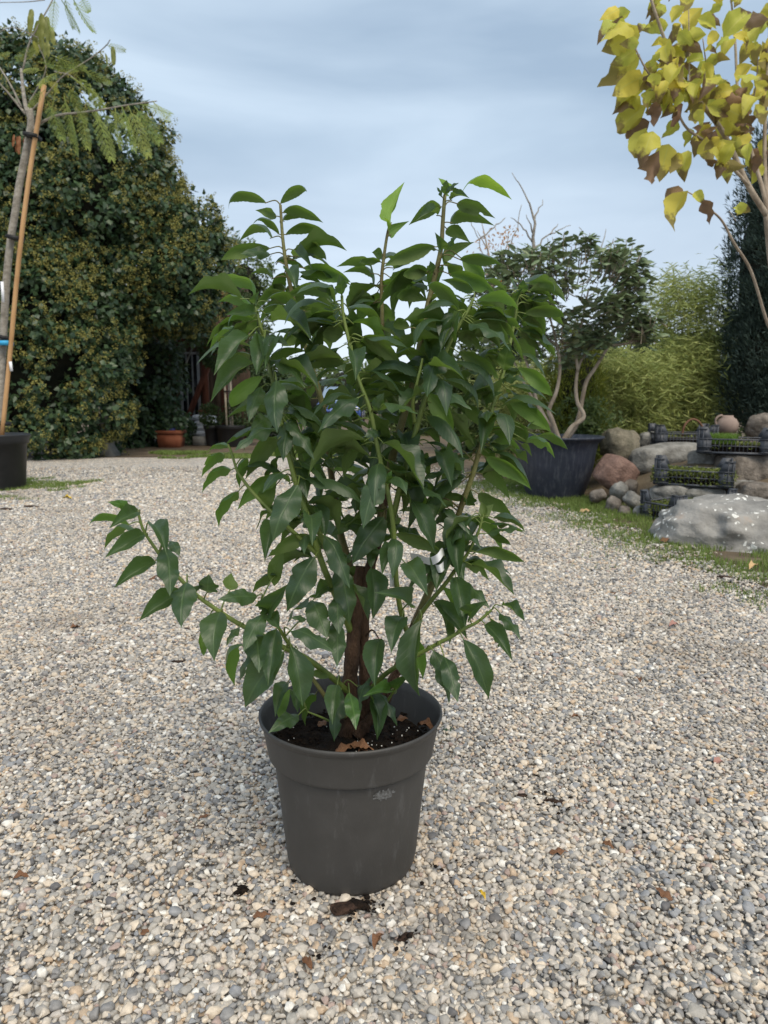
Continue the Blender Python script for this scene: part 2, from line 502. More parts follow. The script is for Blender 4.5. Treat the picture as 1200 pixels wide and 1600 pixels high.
def surf_points(ells, n, back=-0.35, zmin=0.03, xlim=None):
    """points and normals on the outside of a union of ellipsoids, mostly where the yard can see them"""
    area = np.array([(e[1][0] * e[1][2] + e[1][0] * e[1][1] + e[1][1] * e[1][2]) for e in ells])
    out_p, out_n = [], []
    for i, e in enumerate(ells):
        m = int(n * area[i] / area.sum() * 2.4) + 5
        d = rand_dirs(m)
        p = e[0] + d * e[1]
        nr = unit(d / e[1])
        ok = p[:, 2] > zmin
        toc = unit(CAM - p)
        ok &= np.sum(toc * nr, 1) > back
        for j, f in enumerate(ells):
            if j != i:
                ok &= np.sum(((p - f[0]) / f[1]) ** 2, 1) > 0.82
        if xlim is not None: ok &= (p[:, 0] > xlim[0]) & (p[:, 0] < xlim[1])
        out_p.append(p[ok]); out_n.append(nr[ok])
    p = np.concatenate(out_p); nr = np.concatenate(out_n)
    k = rng.permutation(len(p))[:n]
    return p[k], nr[k]

def clump_leaves(cp, cn, per, rad, squash=0.75):
    """scatter leaves on little domes round the clump centres -> pos, outward normal, clump index"""
    m = len(cp)
    idx = np.repeat(np.arange(m), per)
    d = rand_dirs(m * per)
    d = unit(d + cn[idx] * 0.75)
    r = rad * (0.55 + 0.75 * rng.random(m))[idx] * (0.6 + 0.4 * rng.random(m * per))
    pos = cp[idx] + d * r[:, None]
    return pos, d, idx

# ------------------------------------------------------------------ ground, gravel, grass
M = {}
M['stone'] = stone_mat()
M['gravel'] = gravel_sheet_mat()
M['ground'] = pm('ground_soil', (0.075, 0.055, 0.038), (0.17, 0.135, 0.09), 2.2, 0.9, 0.6, 45, 0.2, c3=(0.10, 0.12, 0.04))
M['grass'] = leaf_mat('grass_blade', (0.09, 0.16, 0.03), (0.22, 0.27, 0.07), (0.18, 0.25, 0.07), (0.26, 0.36, 0.08), 0.5, 0.3, 0.3, var='attr')

def sheet(name, poly, z, mat, kind='structure'):
    me = bpy.data.meshes.new(name)
    me.from_pydata([(x, y, z) for x, y in poly], [], [list(range(len(poly)))])
    me.update()
    return tag(link(name, me, None, mat), kind=kind)

sheet('ground', [(-400, -60), (400, -60), (400, 900), (-400, 900)], 0.0, M['ground'])
# right-hand edge of the gravel, from near to far, and its far edge
EDGE = [(4.2, -1.0), (2.9, 1.4), (1.92, 2.9), (1.66, 3.6), (1.52, 4.5), (1.38, 5.45), (1.18, 6.36), (0.88, 7.6), (0.62, 9.4), (0.5, 11.2)]
sheet('gravel_yard', [(-9, -6)] + [(4.6, -6)] + EDGE + [(-1.2, 12.6), (-3.4, 12.3), (-9, 12.0)], 0.005, M['gravel'])
ex = np.array([e[0] for e in EDGE]); ey = np.array([e[1] for e in EDGE])
def edge_x(y): return np.interp(y, ey, ex)

# stones: a few pebble shapes, laid by the tens of thousands
peb_col = bpy.data.collections.new('pebble_shapes')
def hull_mesh(name, npts, seed, dims, bevel=0.16):
    r_ = random.Random(seed)
    bm = bmesh.new()
    for q in range(npts):
        v = Vector((r_.gauss(0, 1), r_.gauss(0, 1), r_.gauss(0, 1))).normalized() * r_.uniform(.82, 1.05)
        bm.verts.new((v.x * dims[0], v.y * dims[1], v.z * dims[2]))
    ret = bmesh.ops.convex_hull(bm, input=bm.verts)
    bmesh.ops.delete(bm, geom=[e for e in ret['geom_interior'] if isinstance(e, bmesh.types.BMVert)], context='VERTS')
    bmesh.ops.bevel(bm, geom=list(bm.edges), offset=bevel, segments=1, affect='EDGES', profile=.5, clamp_overlap=True)
    bmesh.ops.triangulate(bm, faces=bm.faces)
    bmesh.ops.recalc_face_normals(bm, faces=bm.faces)
    me = bpy.data.meshes.new(name); bm.to_mesh(me); bm.free()
    me.polygons.foreach_set('use_smooth', np.ones(len(me.polygons), bool))
    return me
NPEB = 12
for k in range(NPEB):
    d_ = [(1, .8, .62), (1, .9, .75), (1, .65, .55), (1, .85, .5), (1, .72, .66), (1, .95, .62)][k % 6]
    me = hull_mesh('pebble', 13 + k % 5, 100 + k, d_)
    me.materials.append(M['stone'])
    peb_col.objects.link(bpy.data.objects.new('pebble', me))

def stone_points(y0, y1, sp, rmean, xm=0.55, sig=0.3, mound=0.004):
    ys = np.arange(y0, y1, sp * 0.87)
    pts = []
    for i, y in enumerate(ys):
        hw = 0.535 * y * 1.03 + xm
        xs = np.arange(-hw, min(hw, edge_x(y) + 0.7), sp) + (i % 2) * sp / 2
        pts.append(np.stack([xs, np.full(len(xs), y)], 1))
    p = np.concatenate(pts)
    p += rng.normal(size=p.shape) * sp * 0.34
    # thins out into the grass on the right
    d = p[:, 0] - edge_x(p[:, 1]) + 0.10 * np.sin(p[:, 1] * 9) + 0.07 * np.sin(p[:, 1] * 23 + 1)
    keep = rng.random(len(p)) > np.clip((d + 0.10) / 0.7, 0, 1)
    keep &= ~((p[:, 0] + 0.069) ** 2 + (p[:, 1] - 1.45) ** 2 < 0.125 ** 2)
    keep &= rng.random(len(p)) > np.clip((p[:, 1] - 8.6) / 2.0, 0, 1)
    p = p[keep]
    r = np.clip(rmean * np.exp(rng.normal(size=len(p)) * sig), rmean * 0.45, rmean * 2.1)
    und = 0.006 * np.sin(p[:, 0] * 4.1 + 1) * np.sin(p[:, 1] * 3.3) + 0.004 * np.sin(p[:, 0] * 11) * np.cos(p[:, 1] * 9)
    z = 0.006 + r * 0.35 + rng.random(len(p)) * mound * 1.6 + np.maximum(und, -0.004)
    return np.column_stack([p, z]), r

sets = [stone_points(0.86, 2.4, 0.0092, 0.0067, sig=.36), stone_points(2.4, 4.0, 0.0112, 0.0082), stone_points(4.0, 6.6, 0.0145, 0.0094, 0.3), stone_points(6.6, 10.6, 0.0195, 0.0122, 0.1)]
SP = np.concatenate([s[0] for s in sets]); SR = np.concatenate([s[1] for s in sets])
# a few clearly bigger ones
big = rng.random(len(SR)) < 0.006
SR[big] *= 1.55
me = bpy.data.meshes.new('gravel_stones')
me.vertices.add(len(SP)); me.vertices.foreach_set('co', np.ascontiguousarray(SP, np.float32).ravel())
rot = rng.random((len(SP), 3)) * np.array([0.9, 0.9, 6.283]) - np.array([0.45, 0.45, 0])
scl = SR[:, None] * (0.85 + 0.3 * rng.random((len(SP), 3)))
for nm, arr in (('rot', rot), ('scl', scl)):
    a = me.attributes.new(nm, 'FLOAT_VECTOR', 'POINT'); a.data.foreach_set('vector', np.ascontiguousarray(arr, np.float32).ravel())
a = me.attributes.new('idx', 'INT', 'POINT'); a.data.foreach_set('value', rng.integers(0, NPEB, len(SP)).astype(np.int32))
gravel = tag(link('gravel_stones', me), 'pale grey and buff rounded gravel covering the yard', 'gravel', kind='stuff')
ng = bpy.data.node_groups.new('lay_stones', 'GeometryNodeTree')
ng.interface.new_socket('Geometry', in_out='INPUT', socket_type='NodeSocketGeometry')
ng.interface.new_socket('Geometry', in_out='OUTPUT', socket_type='NodeSocketGeometry')
gi = ng.nodes.new('NodeGroupInput'); go = ng.nodes.new('NodeGroupOutput')
iop = ng.nodes.new('GeometryNodeInstanceOnPoints'); ci = ng.nodes.new('GeometryNodeCollectionInfo')
ci.inputs['Collection'].default_value = peb_col
ci.inputs['Separate Children'].default_value = True; ci.inputs['Reset Children'].default_value = True
def named(nm, typ):
    x = ng.nodes.new('GeometryNodeInputNamedAttribute'); x.data_type = typ; x.inputs['Name'].default_value = nm
    return next(s for s in x.outputs if s.enabled and s.name == 'Attribute')
e2r = ng.nodes.new('FunctionNodeEulerToRotation')
lk = ng.links.new
lk(gi.outputs[0], iop.inputs['Points']); lk(ci.outputs[0], iop.inputs['Instance'])
iop.inputs['Pick Instance'].default_value = True
lk(named('idx', 'INT'), iop.inputs['Instance Index'])
lk(named('rot', 'FLOAT_VECTOR'), e2r.inputs[0]); lk(e2r.outputs[0], iop.inputs['Rotation'])
lk(named('scl', 'FLOAT_VECTOR'), iop.inputs['Scale'])
lk(iop.outputs[0], go.inputs[0])
md = gravel.modifiers.new('lay_stones', 'NODES'); md.node_group = ng

# grass
def blades(pts, h, w, name, label, group=None, lean=0.5):
    n = len(pts)
    base = np.column_stack([pts, np.full(n, 0.002)]) if pts.shape[1] == 2 else pts
    hh = h * (0.5 + 0.8 * rng.random(n))
    az = rng.random(n) * 6.283
    ld = np.column_stack([np.cos(az), np.sin(az), np.zeros(n)])
    sd_ = np.column_stack([-np.sin(az), np.cos(az), np.zeros(n)])
    le = lean * rng.random(n)
    mid = base + ld * (hh * le * 0.35)[:, None] + np.array([0, 0, 1.0]) * (hh * 0.55)[:, None]
    tip = base + ld * (hh * le * 1.3)[:, None] + np.array([0, 0, 1.0]) * (hh * (1 - 0.3 * le))[:, None]
    V = np.stack([base - sd_ * w / 2, base + sd_ * w / 2, mid + sd_ * w * 0.4, mid - sd_ * w * 0.4, tip], 1).reshape(-1, 3)
    k = np.arange(n) * 5
    Q = np.stack([k, k + 1, k + 2, k + 3], 1); T = np.stack([k + 3, k + 2, k + 4], 1)
    rv = np.concatenate([rng.random(n)] * 2)
    o = link(name, mesh_np(name, V, [Q, T], attr=rv), None, M['grass'])
    return tag(o, label, 'grass', group, 'stuff')

def patchy(p, s=2.4, lo=-0.12, seed=0):
    v = np.array([noise.fractal(Vector((x * s + seed, y * s, 0.3)), 1.0, 2.0, 3) for x, y in p])
    return v
N = 95000
gy_ = 2.6 + rng.random(N) ** 0.8 * 6.4
gx_ = edge_x(gy_) - 0.6 + rng.random(N) ** 1.2 * 2.4
pp = np.column_stack([gx_, gy_])
d = gx_ - edge_x(gy_)
pv = patchy(pp)
keep = (pv + np.clip(d * 0.9, -0.3, 0.25) > -0.02) & (gx_ < 0.56 * gy_ + 0.5)
keep &= rng.random(N) < np.clip(0.30 + d * 1.6, 0.05, 1)
pp = pp[keep]
blades(pp, 0.045, 0.0042, 'grass', 'short patchy green grass between gravel and rockery on the right')
N = 26000
gx_ = -5.2 + rng.random(N) * 1.9; gy_ = 7.0 + rng.random(N) * 2.2
pp = np.column_stack([gx_, gy_])
keep = patchy(pp, 1.8, seed=4) - np.abs((gx_ + 4.4) / 1.0) ** 2 * 0.25 - np.abs((gy_ - 7.7) / 0.8) ** 2 * 0.22 > -0.13
blades(pp[keep], 0.05, 0.006, 'grass', 'grass tuft patch around the black tub of the staked tree', lean=0.6)
N = 24000
gx_ = -4.2 + rng.random(N) * 3.4; gy_ = 12.0 + rng.random(N) * 1.6
pp = np.column_stack([gx_, gy_])
keep = patchy(pp, 1.1, seed=9) - np.abs((gy_ - 12.7) / 0.6) ** 2 * 0.2 + np.clip((gx_ + 3.2) * 0.15, -0.2, 0.2) > -0.02
blades(pp[keep], 0.05, 0.012, 'grass', 'thin grass strip along the far edge of the gravel', lean=0.7)

# ------------------------------------------------------------------ the potted laurel
POT = np.array([-0.069, 1.45, 0.010])
M['pot'] = pot_mat('grey_plastic', (0.041, 0.039, 0.0365), (0.12, 0.12, 0.12), rough=0.5, amount=0.6, lo=.56, streak=(40, 40, 9))
M['potsoil'] = pm('potting_soil', (0.008, 0.006, 0.005), (0.035, 0.022, 0.014), 60, 0.95, 1.0, 160, 0.2)
M['bark'] = pm('laurel_bark', (0.040, 0.023, 0.015), (0.115, 0.066, 0.043), 30, 0.8, 0.9, 110, 0.25, stretch=(1, 1, 0.35))
M['greenstem'] = pm('green_shoot', (0.085, 0.125, 0.028), (0.155, 0.205, 0.045), 12, 0.45, 0.1, 90, 0.4)
M['midstem'] = pm('brown_green_shoot', (0.10, 0.075, 0.03), (0.17, 0.17, 0.06), 14, 0.55, 0.25, 90, 0.35)
M['laurel'] = leaf_mat('laurel_leaf', (0.020, 0.045, 0.022), (0.042, 0.078, 0.032), (0.100, 0.150, 0.036), (0.20, 0.35, 0.045), 0.42, 0.26, 0.5, vscale=7.0, vein=(0.085, 0.14, 0.06))
M['young'] = leaf_mat('young_laurel_leaf', (0.13, 0.26, 0.03), (0.20, 0.34, 0.04), (0.17, 0.30, 0.05), (0.35, 0.55, 0.05), 0.38, 0.38, 0.45, vscale=9.0, vein=(0.28, 0.40, 0.10))
M['fresh'] = leaf_mat('fresh_laurel_leaf', (0.036, 0.095, 0.024), (0.055, 0.12, 0.028), (0.11, 0.20, 0.04), (0.24, 0.42, 0.05), 0.36, 0.30, 0.5, vscale=9.0, vein=(0.14, 0.25, 0.08))
M['tagpaper'] = pm('white_label_paper', (0.72, 0.74, 0.78), (0.80, 0.81, 0.83), 20, 0.5)
M['deadleaf'] = pm('dead_leaf', (0.10, 0.045, 0.022), (0.24, 0.12, 0.06), 25, 0.6, 0.3, 80, 0.3)
M['barkchip'] = pm('bark_chip', (0.018, 0.011, 0.008), (0.085, 0.05, 0.035), 40, 0.85, 0.8, 150, 0.2)

def leaf_mesh(name, arch, fold, wave, seed, serr=0.022, bite=None, nseg=22, wexp=(0.80, 1.25), curl=0.0, tipd=0.0, twist=0.0):
    r_ = random.Random(seed)
    xs = np.linspace(0, 1, nseg + 1)
    wx = xs ** wexp[0] * (1 - xs) ** wexp[1]; wx = wx / wx.max() * 0.5
    wx[-1] = 0.004; wx[0] = 0.012
    V, UV = [], []
    ph = r_.random() * 6.28
    for i, x in enumerate(xs):
        for s in (-1, -0.5, 0, 0.5, 1):
            w = wx[i]
            if abs(s) == 1 and 0 < i < nseg: w *= 1 + serr * (1 if i % 2 else -1)
            if bite and s * bite[2] > 0 and bite[0] < x < bite[1]: w *= bite[3]
            y = w * s
            z = arch * 4 * x * (1 - x) * (1 - 0.35 * (x - 0.5)) + curl * math.sin(x * 6.283) - tipd * max(0, x - 0.7) ** 2 * 4
            z += fold * abs(y) ** 1.0 * 0.5 if fold > 0 else fold * (abs(y) ** 1.6) * 0.42
            z += wave * math.sin(x * 15 + ph + s * 1.1) * abs(s) * w * 0.55
            yy = y + 0.03 * math.sin(x * 3.1 + ph) * x
            ta = twist * (x - 0.35); zc = z - arch * 4 * x * (1 - x) * (1 - 0.35 * (x - 0.5))
            z = z - zc + zc * math.cos(ta) + yy * 0.42 * math.sin(ta); yy = yy * math.cos(ta)
            V.append((x, yy, z)); UV.append((x, 0.5 + 0.5 * s * (w / 0.5)))
    Q = []
    for i in range(nseg):
        for j in range(4):
            a_ = i * 5 + j
            Q.append((a_, a_ + 5, a_ + 6, a_ + 1))
    me = mesh_np(name, np.array(V), np.array(Q), smooth=True)
    uvl = me.uv_layers.new(name='UVMap')
    li = np.empty(len(me.loops), np.int32); me.loops.foreach_get('vertex_index', li)
    uvl.data.foreach_set('uv', np.array(UV, np.float32)[li].ravel())
    return me

# 0-7 seen from above: creased or wavy blades; 8-15 arching, cupped blades seen from below or the side
ARCHS = [(0.10, -0.5, 0.22, None, .25), (0.16, 0.9, 0.14, None, -.3), (0.08, 0.8, 0.20, None, .35), (0.13, -0.4, 0.26, None, -.4),
         (0.18, 0.6, 0.16, None, .3), (0.11, -0.5, 0.20, (0.55, 0.64, 1, 0.65), .2), (0.15, 1.0, 0.18, None, -.35), (0.12, -0.6, 0.24, (0.40, 0.45, -1, 0.75), .3),
         (0.24, -0.8, 0.05, None, .1), (0.30, -0.7, 0.06, None, -.15), (0.20, -1.0, 0.05, None, .2), (0.27, -0.5, 0.08, None, -.1),
         (0.34, -0.6, 0.04, None, .15), (0.22, -0.9, 0.09, (0.7, 0.78, 1, 0.5), -.2), (0.29, -0.3, 0.07, None, .0), (0.18, -0.8, 0.10, None, .25)]
LEAFV = [leaf_mesh('leaf', a, f, w, 30 + i, bite=b, curl=0.02 * (i % 3 - 1), tipd=0.05 * (i % 2), twist=t, wexp=((.75, 1.1), (.85, 1.25), (.95, 1.2))[i % 3]) for i, (a, f, w, b, t) in enumerate(ARCHS)]
def variants(mat):
    out = []
    for me in LEAFV:
        m2 = me.copy(); m2.materials.append(mat); out.append(m2)
    return out
LV = {'n': variants(M['laurel']), 'y': variants(M['young']), 'f': variants(M['fresh'])}

# stems: photo x, y, depth in metres behind (+) or in front (-) of the pot's axis
STEMS = {
 'trunk':  ([(538,1165,0),(544,1110,0),(548,1050,-.005),(553,990,-.005),(560,935,0),(566,885,.01)], (.0185,.0135), 'bark'),
 'trunk2': ([(566,1150,.02),(572,1090,.015),(568,1000,.01),(571,930,.0),(580,880,0),(590,845,-.005),(602,770,-.01)], (.0145,.0090), 'bark'),
 'trunk3': ([(596,810,-.008),(602,770,-.01),(612,720,-.01),(628,660,0),(645,600,.0),(658,530,.0),(668,480,.0),(680,430,.0),(689,388,0),(692,345,0),(695,305,0)], (.0100,.0034), 'mix'),
 'fork':   ([(556,1150,-.01),(582,1120,.0),(600,1098,.02),(614,1062,.03),(630,1025,.04),(642,990,.04),(655,960,.045)], (.0135,.009), 'bark'),
 'sA': ([(548,985,-.01),(533,950,-.035),(518,915,-.055),(505,885,-.07),(490,840,-.085),(478,800,-.095),(463,757,-.10),(452,715,-.10),(445,688,-.10),(436,640,-.10),(424,585,-.10),(412,530,-.10),(403,495,-.10),(397,474,-.10)], (.0078,.0028), 'green'),
 'sA2': ([(545,960,0),(530,905,-.01),(514,866,-.015),(500,835,-.02),(488,810,-.025),(478,786,-.03),(466,740,-.03),(452,690,-.02),(444,650,-.015)], (.0075,.0035), 'green'),
 'sB': ([(560,940,.02),(545,880,.045),(531,830,.06),(520,760,.075),(511,690,.08),(505,640,.085),(492,590,.085),(474,530,.08),(460,475,.075),(450,430,.07),(445,400,.07),(441,365,.07),(438,320,.07)], (.0095,.0028), 'mix'),
 'sC': ([(585,870,.03),(596,800,.07),(600,720,.10),(599,640,.12),(598,560,.12),(597,490,.12),(596,440,.12),(600,400,.12),(606,362,.12),(611,350,.12)], (.0075,.0024), 'mix'),
 'sD': ([(640,1000,.03),(626,955,-.02),(619,905,-.06),(616,845,-.085),(612,804,-.10),(606,770,-.11),(597,732,-.12),(588,690,-.125),(578,640,-.13),(560,592,-.13),(548,545,-.13),(541,515,-.13),(536,490,-.13),(534,462,-.13)], (.0060,.0026), 'green'),
 'sE': ([(648,975,.03),(668,930,.03),(686,885,.03),(697,855,.03),(708,828,.02),(717,803,.015),(724,782,.01),(737,747,.0),(747,712,-.01),(753,690,-.01),(759,670,-.01)], (.0095,.004), 'mix'),
 'sF': ([(747,712,0),(760,672,.02),(770,635,.03),(779,606,.035),(788,575,.04),(795,545,.045),(800,522,.05),(806,490,.05),(808,470,.05),(813,452,.05)], (.006,.0026), 'green'),
 'sG': ([(614,810,-.03),(628,750,-.055),(645,690,-.07),(662,630,-.075),(678,590,-.08),(689,565,-.085),(698,548,-.085),(708,525,-.09),(722,500,-.09),(731,486,-.09),(740,466,-.09)], (.0065,.0026), 'green'),
 'sG2': ([(648,660,-.09),(645,630,-.11),(651,600,-.12),(657,575,-.12),(660,560,-.12)], (.004,.002), 'green'),
 'sH': ([(572,1085,.0),(592,1063,-.02),(612,1046,-.04),(644,1028,-.06),(685,1005,-.075),(705,995,-.08),(726,982,-.085),(744,973,-.09),(758,962,-.09),(768,953,-.09)], (.006,.0025), 'green'),
 'sI': ([(642,990,.03),(656,962,.015),(674,938,.0),(696,912,-.01),(711,891,-.02),(724,875,-.02),(736,855,-.025),(748,830,-.03),(754,808,-.03)], (.006,.0025), 'green'),
 'sJ': ([(498,868,-.075),(470,842,-.09),(440,815,-.10),(412,788,-.10),(394,768,-.10),(380,750,-.10),(370,734,-.10),(362,708,-.10),(356,694,-.10)], (.005,.002), 'green'),
 'sK': ([(545,1082,-.01),(516,1056,-.05),(478,1028,-.085),(440,1010,-.11),(420,998,-.12),(376,976,-.13),(344,956,-.135),(310,932,-.14),(282,905,-.14),(258,878,-.14),(238,850,-.14),(224,828,-.14),(216,802,-.14)], (.0068,.0024), 'green'),
 'sL': ([(460,1018,-.09),(446,998,-.10),(435,980,-.11),(420,957,-.115),(408,938,-.115)], (.0045,.0022), 'green'),
 'sM': ([(540,1120,-.02),(516,1098,-.035),(494,1068,-.05),(482,1050,-.055),(470,1030,-.06)], (.006,.003), 'mix'),
 'sN': ([(530,1135,-.03),(505,1122,-.05),(480,1112,-.06)], (.003,.0018), 'green'),
 'sO': ([(595,1110,.0),(612,1085,-.015),(622,1070,-.02)], (.0032,.002), 'green'),
}
laurel = empty('potted_laurel', POT)
tag(laurel, 'bushy dark green laurel in a grey plastic pot on the gravel', 'potted plant')

# pot
prof = [(0.0, 0.0), (0.120, 0.0), (0.131, 0.004), (0.1345, 0.012), (0.1365, 0.022), (0.1375, 0.026), (0.148, 0.13), (0.1600, 0.2435), (0.1605, 0.2480), (0.1608, 0.2500), (0.1625, 0.2505), (0.1690, 0.2508), (0.1706, 0.2514), (0.1716, 0.2530), (0.1721, 0.2570),
        (0.1770, 0.285), (0.1825, 0.315), (0.1835, 0.3195), (0.1862, 0.3225), (0.1885, 0.3265), (0.1900, 0.331), (0.1895, 0.3345), (0.1868, 0.3355), (0.1842, 0.333), (0.1800, 0.318), (0.1670, 0.262), (0.1560, 0.24), (0.15, 0.20), (0.0, 0.20)]
potm = MB().lathe(prof, 96, POT)
pot_o = potm.build('pot', M['pot'], laurel, smooth=True)
pot_o['label'] = 'dark grey plastic nursery pot with a wide collar and pale scuff'
# scuffed patch, proud of the wall by a hair, lying on the cone below the collar
sc = MB(); cols = 14; rows = 8
r_ = random.Random(3)
G = []
for j in range(rows):
    for i in range(cols):
        az = R(-64) + (i / (cols - 1) - 0.5) * R(17); z = 0.226 + (j / (rows - 1) - 0.5) * 0.024
        rr = 0.1365 + (0.1605 - 0.1365) * (z - 0.022) / 0.225 + 0.0016
        G.append((POT[0] + rr * math.cos(az), POT[1] + rr * math.sin(az), POT[2] + z))
Qs = []
for j in range(rows - 1):
    for i in range(cols - 1):
        e_ = abs((i + .5) / (cols - 1) - .5) * 2; f_ = abs((j + .5) / (rows - 1) - .5) * 2
        if e_ ** 2 + f_ ** 2 < 1.0 * (0.55 + 0.5 * r_.random()):
            k = j * cols + i; Qs.append((k, k + 1, k + cols + 1, k + cols))
M['scuff'] = pm('scuffed_plastic', (0.055, 0.053, 0.05), (0.15, 0.153, 0.155), 160, 0.7)
link('scuff', mesh_np('scuff', np.array(G), np.array(Qs)), pot_o, M['scuff'])

# soil
sm = []
nR, nA = 22, 72
for i in range(nR + 1):
    rr = 0.1700 * i / nR
    for j in range(nA):
        a = j / nA * 6.2832
        x, y = rr * math.cos(a), rr * math.sin(a)
        z = 0.268 + 0.010 * noise.fractal(Vector((x * 28, y * 28, 1)), 1, 2, 4) + 0.014 * math.exp(-((x - 0.0) ** 2 + (y + 0.0) ** 2) / 0.004) - 0.01 * (i / nR) ** 4
        sm.append((POT[0] + x, POT[1] + y, POT[2] + z))
i, j = np.meshgrid(np.arange(nR), np.arange(nA), indexing='ij'); i = i.ravel(); j = j.ravel(); k = (j + 1) % nA
soil = link('soil', mesh_np('soil', np.array(sm), np.stack([i * nA + j, (i + 1) * nA + j, (i + 1) * nA + k, i * nA + k], 1), smooth=True), laurel, M['potsoil'])
# crumbs and white grains in the soil
cb = MB(); V0, T0 = ico(1)
for q in range(420):
    a = random.random() * 6.283; rr = 0.168 * math.sqrt(random.random()); s = random.uniform(.0018, .0055)
    cb.add(V0 * np.array([s, s * random.uniform(.6, 1), s * .7]) @ np.array(Matrix.Rotation(random.random() * 6, 3, 'Z')) + POT + np.array([rr * math.cos(a), rr * math.sin(a), .270 + random.random() * .006]), T=T0)
o = cb.build('crumbs', M['potsoil'], soil); o['kind'] = 'stuff'
cb = MB()
for q in range(70):
    a = random.uniform(-2.0, 0.3) if q % 4 else random.random() * 6.283; rr = 0.155 * math.sqrt(random.random()); s = random.uniform(.0009, .0020)
    cb.add(V0 * s + POT + np.array([rr * math.cos(a), rr * math.sin(a), .277 + random.random() * .005]), T=T0)
M['perlite'] = pm('white_grain', (0.6, 0.58, 0.54), (0.75, 0.74, 0.7), 30, 0.8)
o = cb.build('white_grains', M['perlite'], soil); o['kind'] = 'stuff'

# stems
dense = []           # (px, py, Y, xyz, stem)
stem_mb = {}
for nm, (pts, (r0, r1), mk) in STEMS.items():
    a = smooth_path(np.array(pts, float), 8)
    W = np.array([P(x, y, 1.45 + d_) for x, y, d_ in a])
    t = np.linspace(0, 1, len(W))
    rad = r0 + (r1 - r0) * t ** 0.8
    if mk == 'bark':
        rad = rad * (1 + 0.07 * np.sin(np.arange(len(W)) * 1.9) + 0.05 * np.sin(np.arange(len(W)) * 0.7))
        if nm == 'trunk': rad[:5] *= np.linspace(1.25, 1, 5)
    mb = MB()
    mb.tube(W, rad, 10 if mk == 'bark' else 7)
    stem_mb[nm] = mb
    for (x, y, d_), w in zip(a, W):
        if nm not in ('trunk',): dense.append((x, y, 1.45 + d_, w, nm))
DX = np.array([(q[0], q[1]) for q in dense])

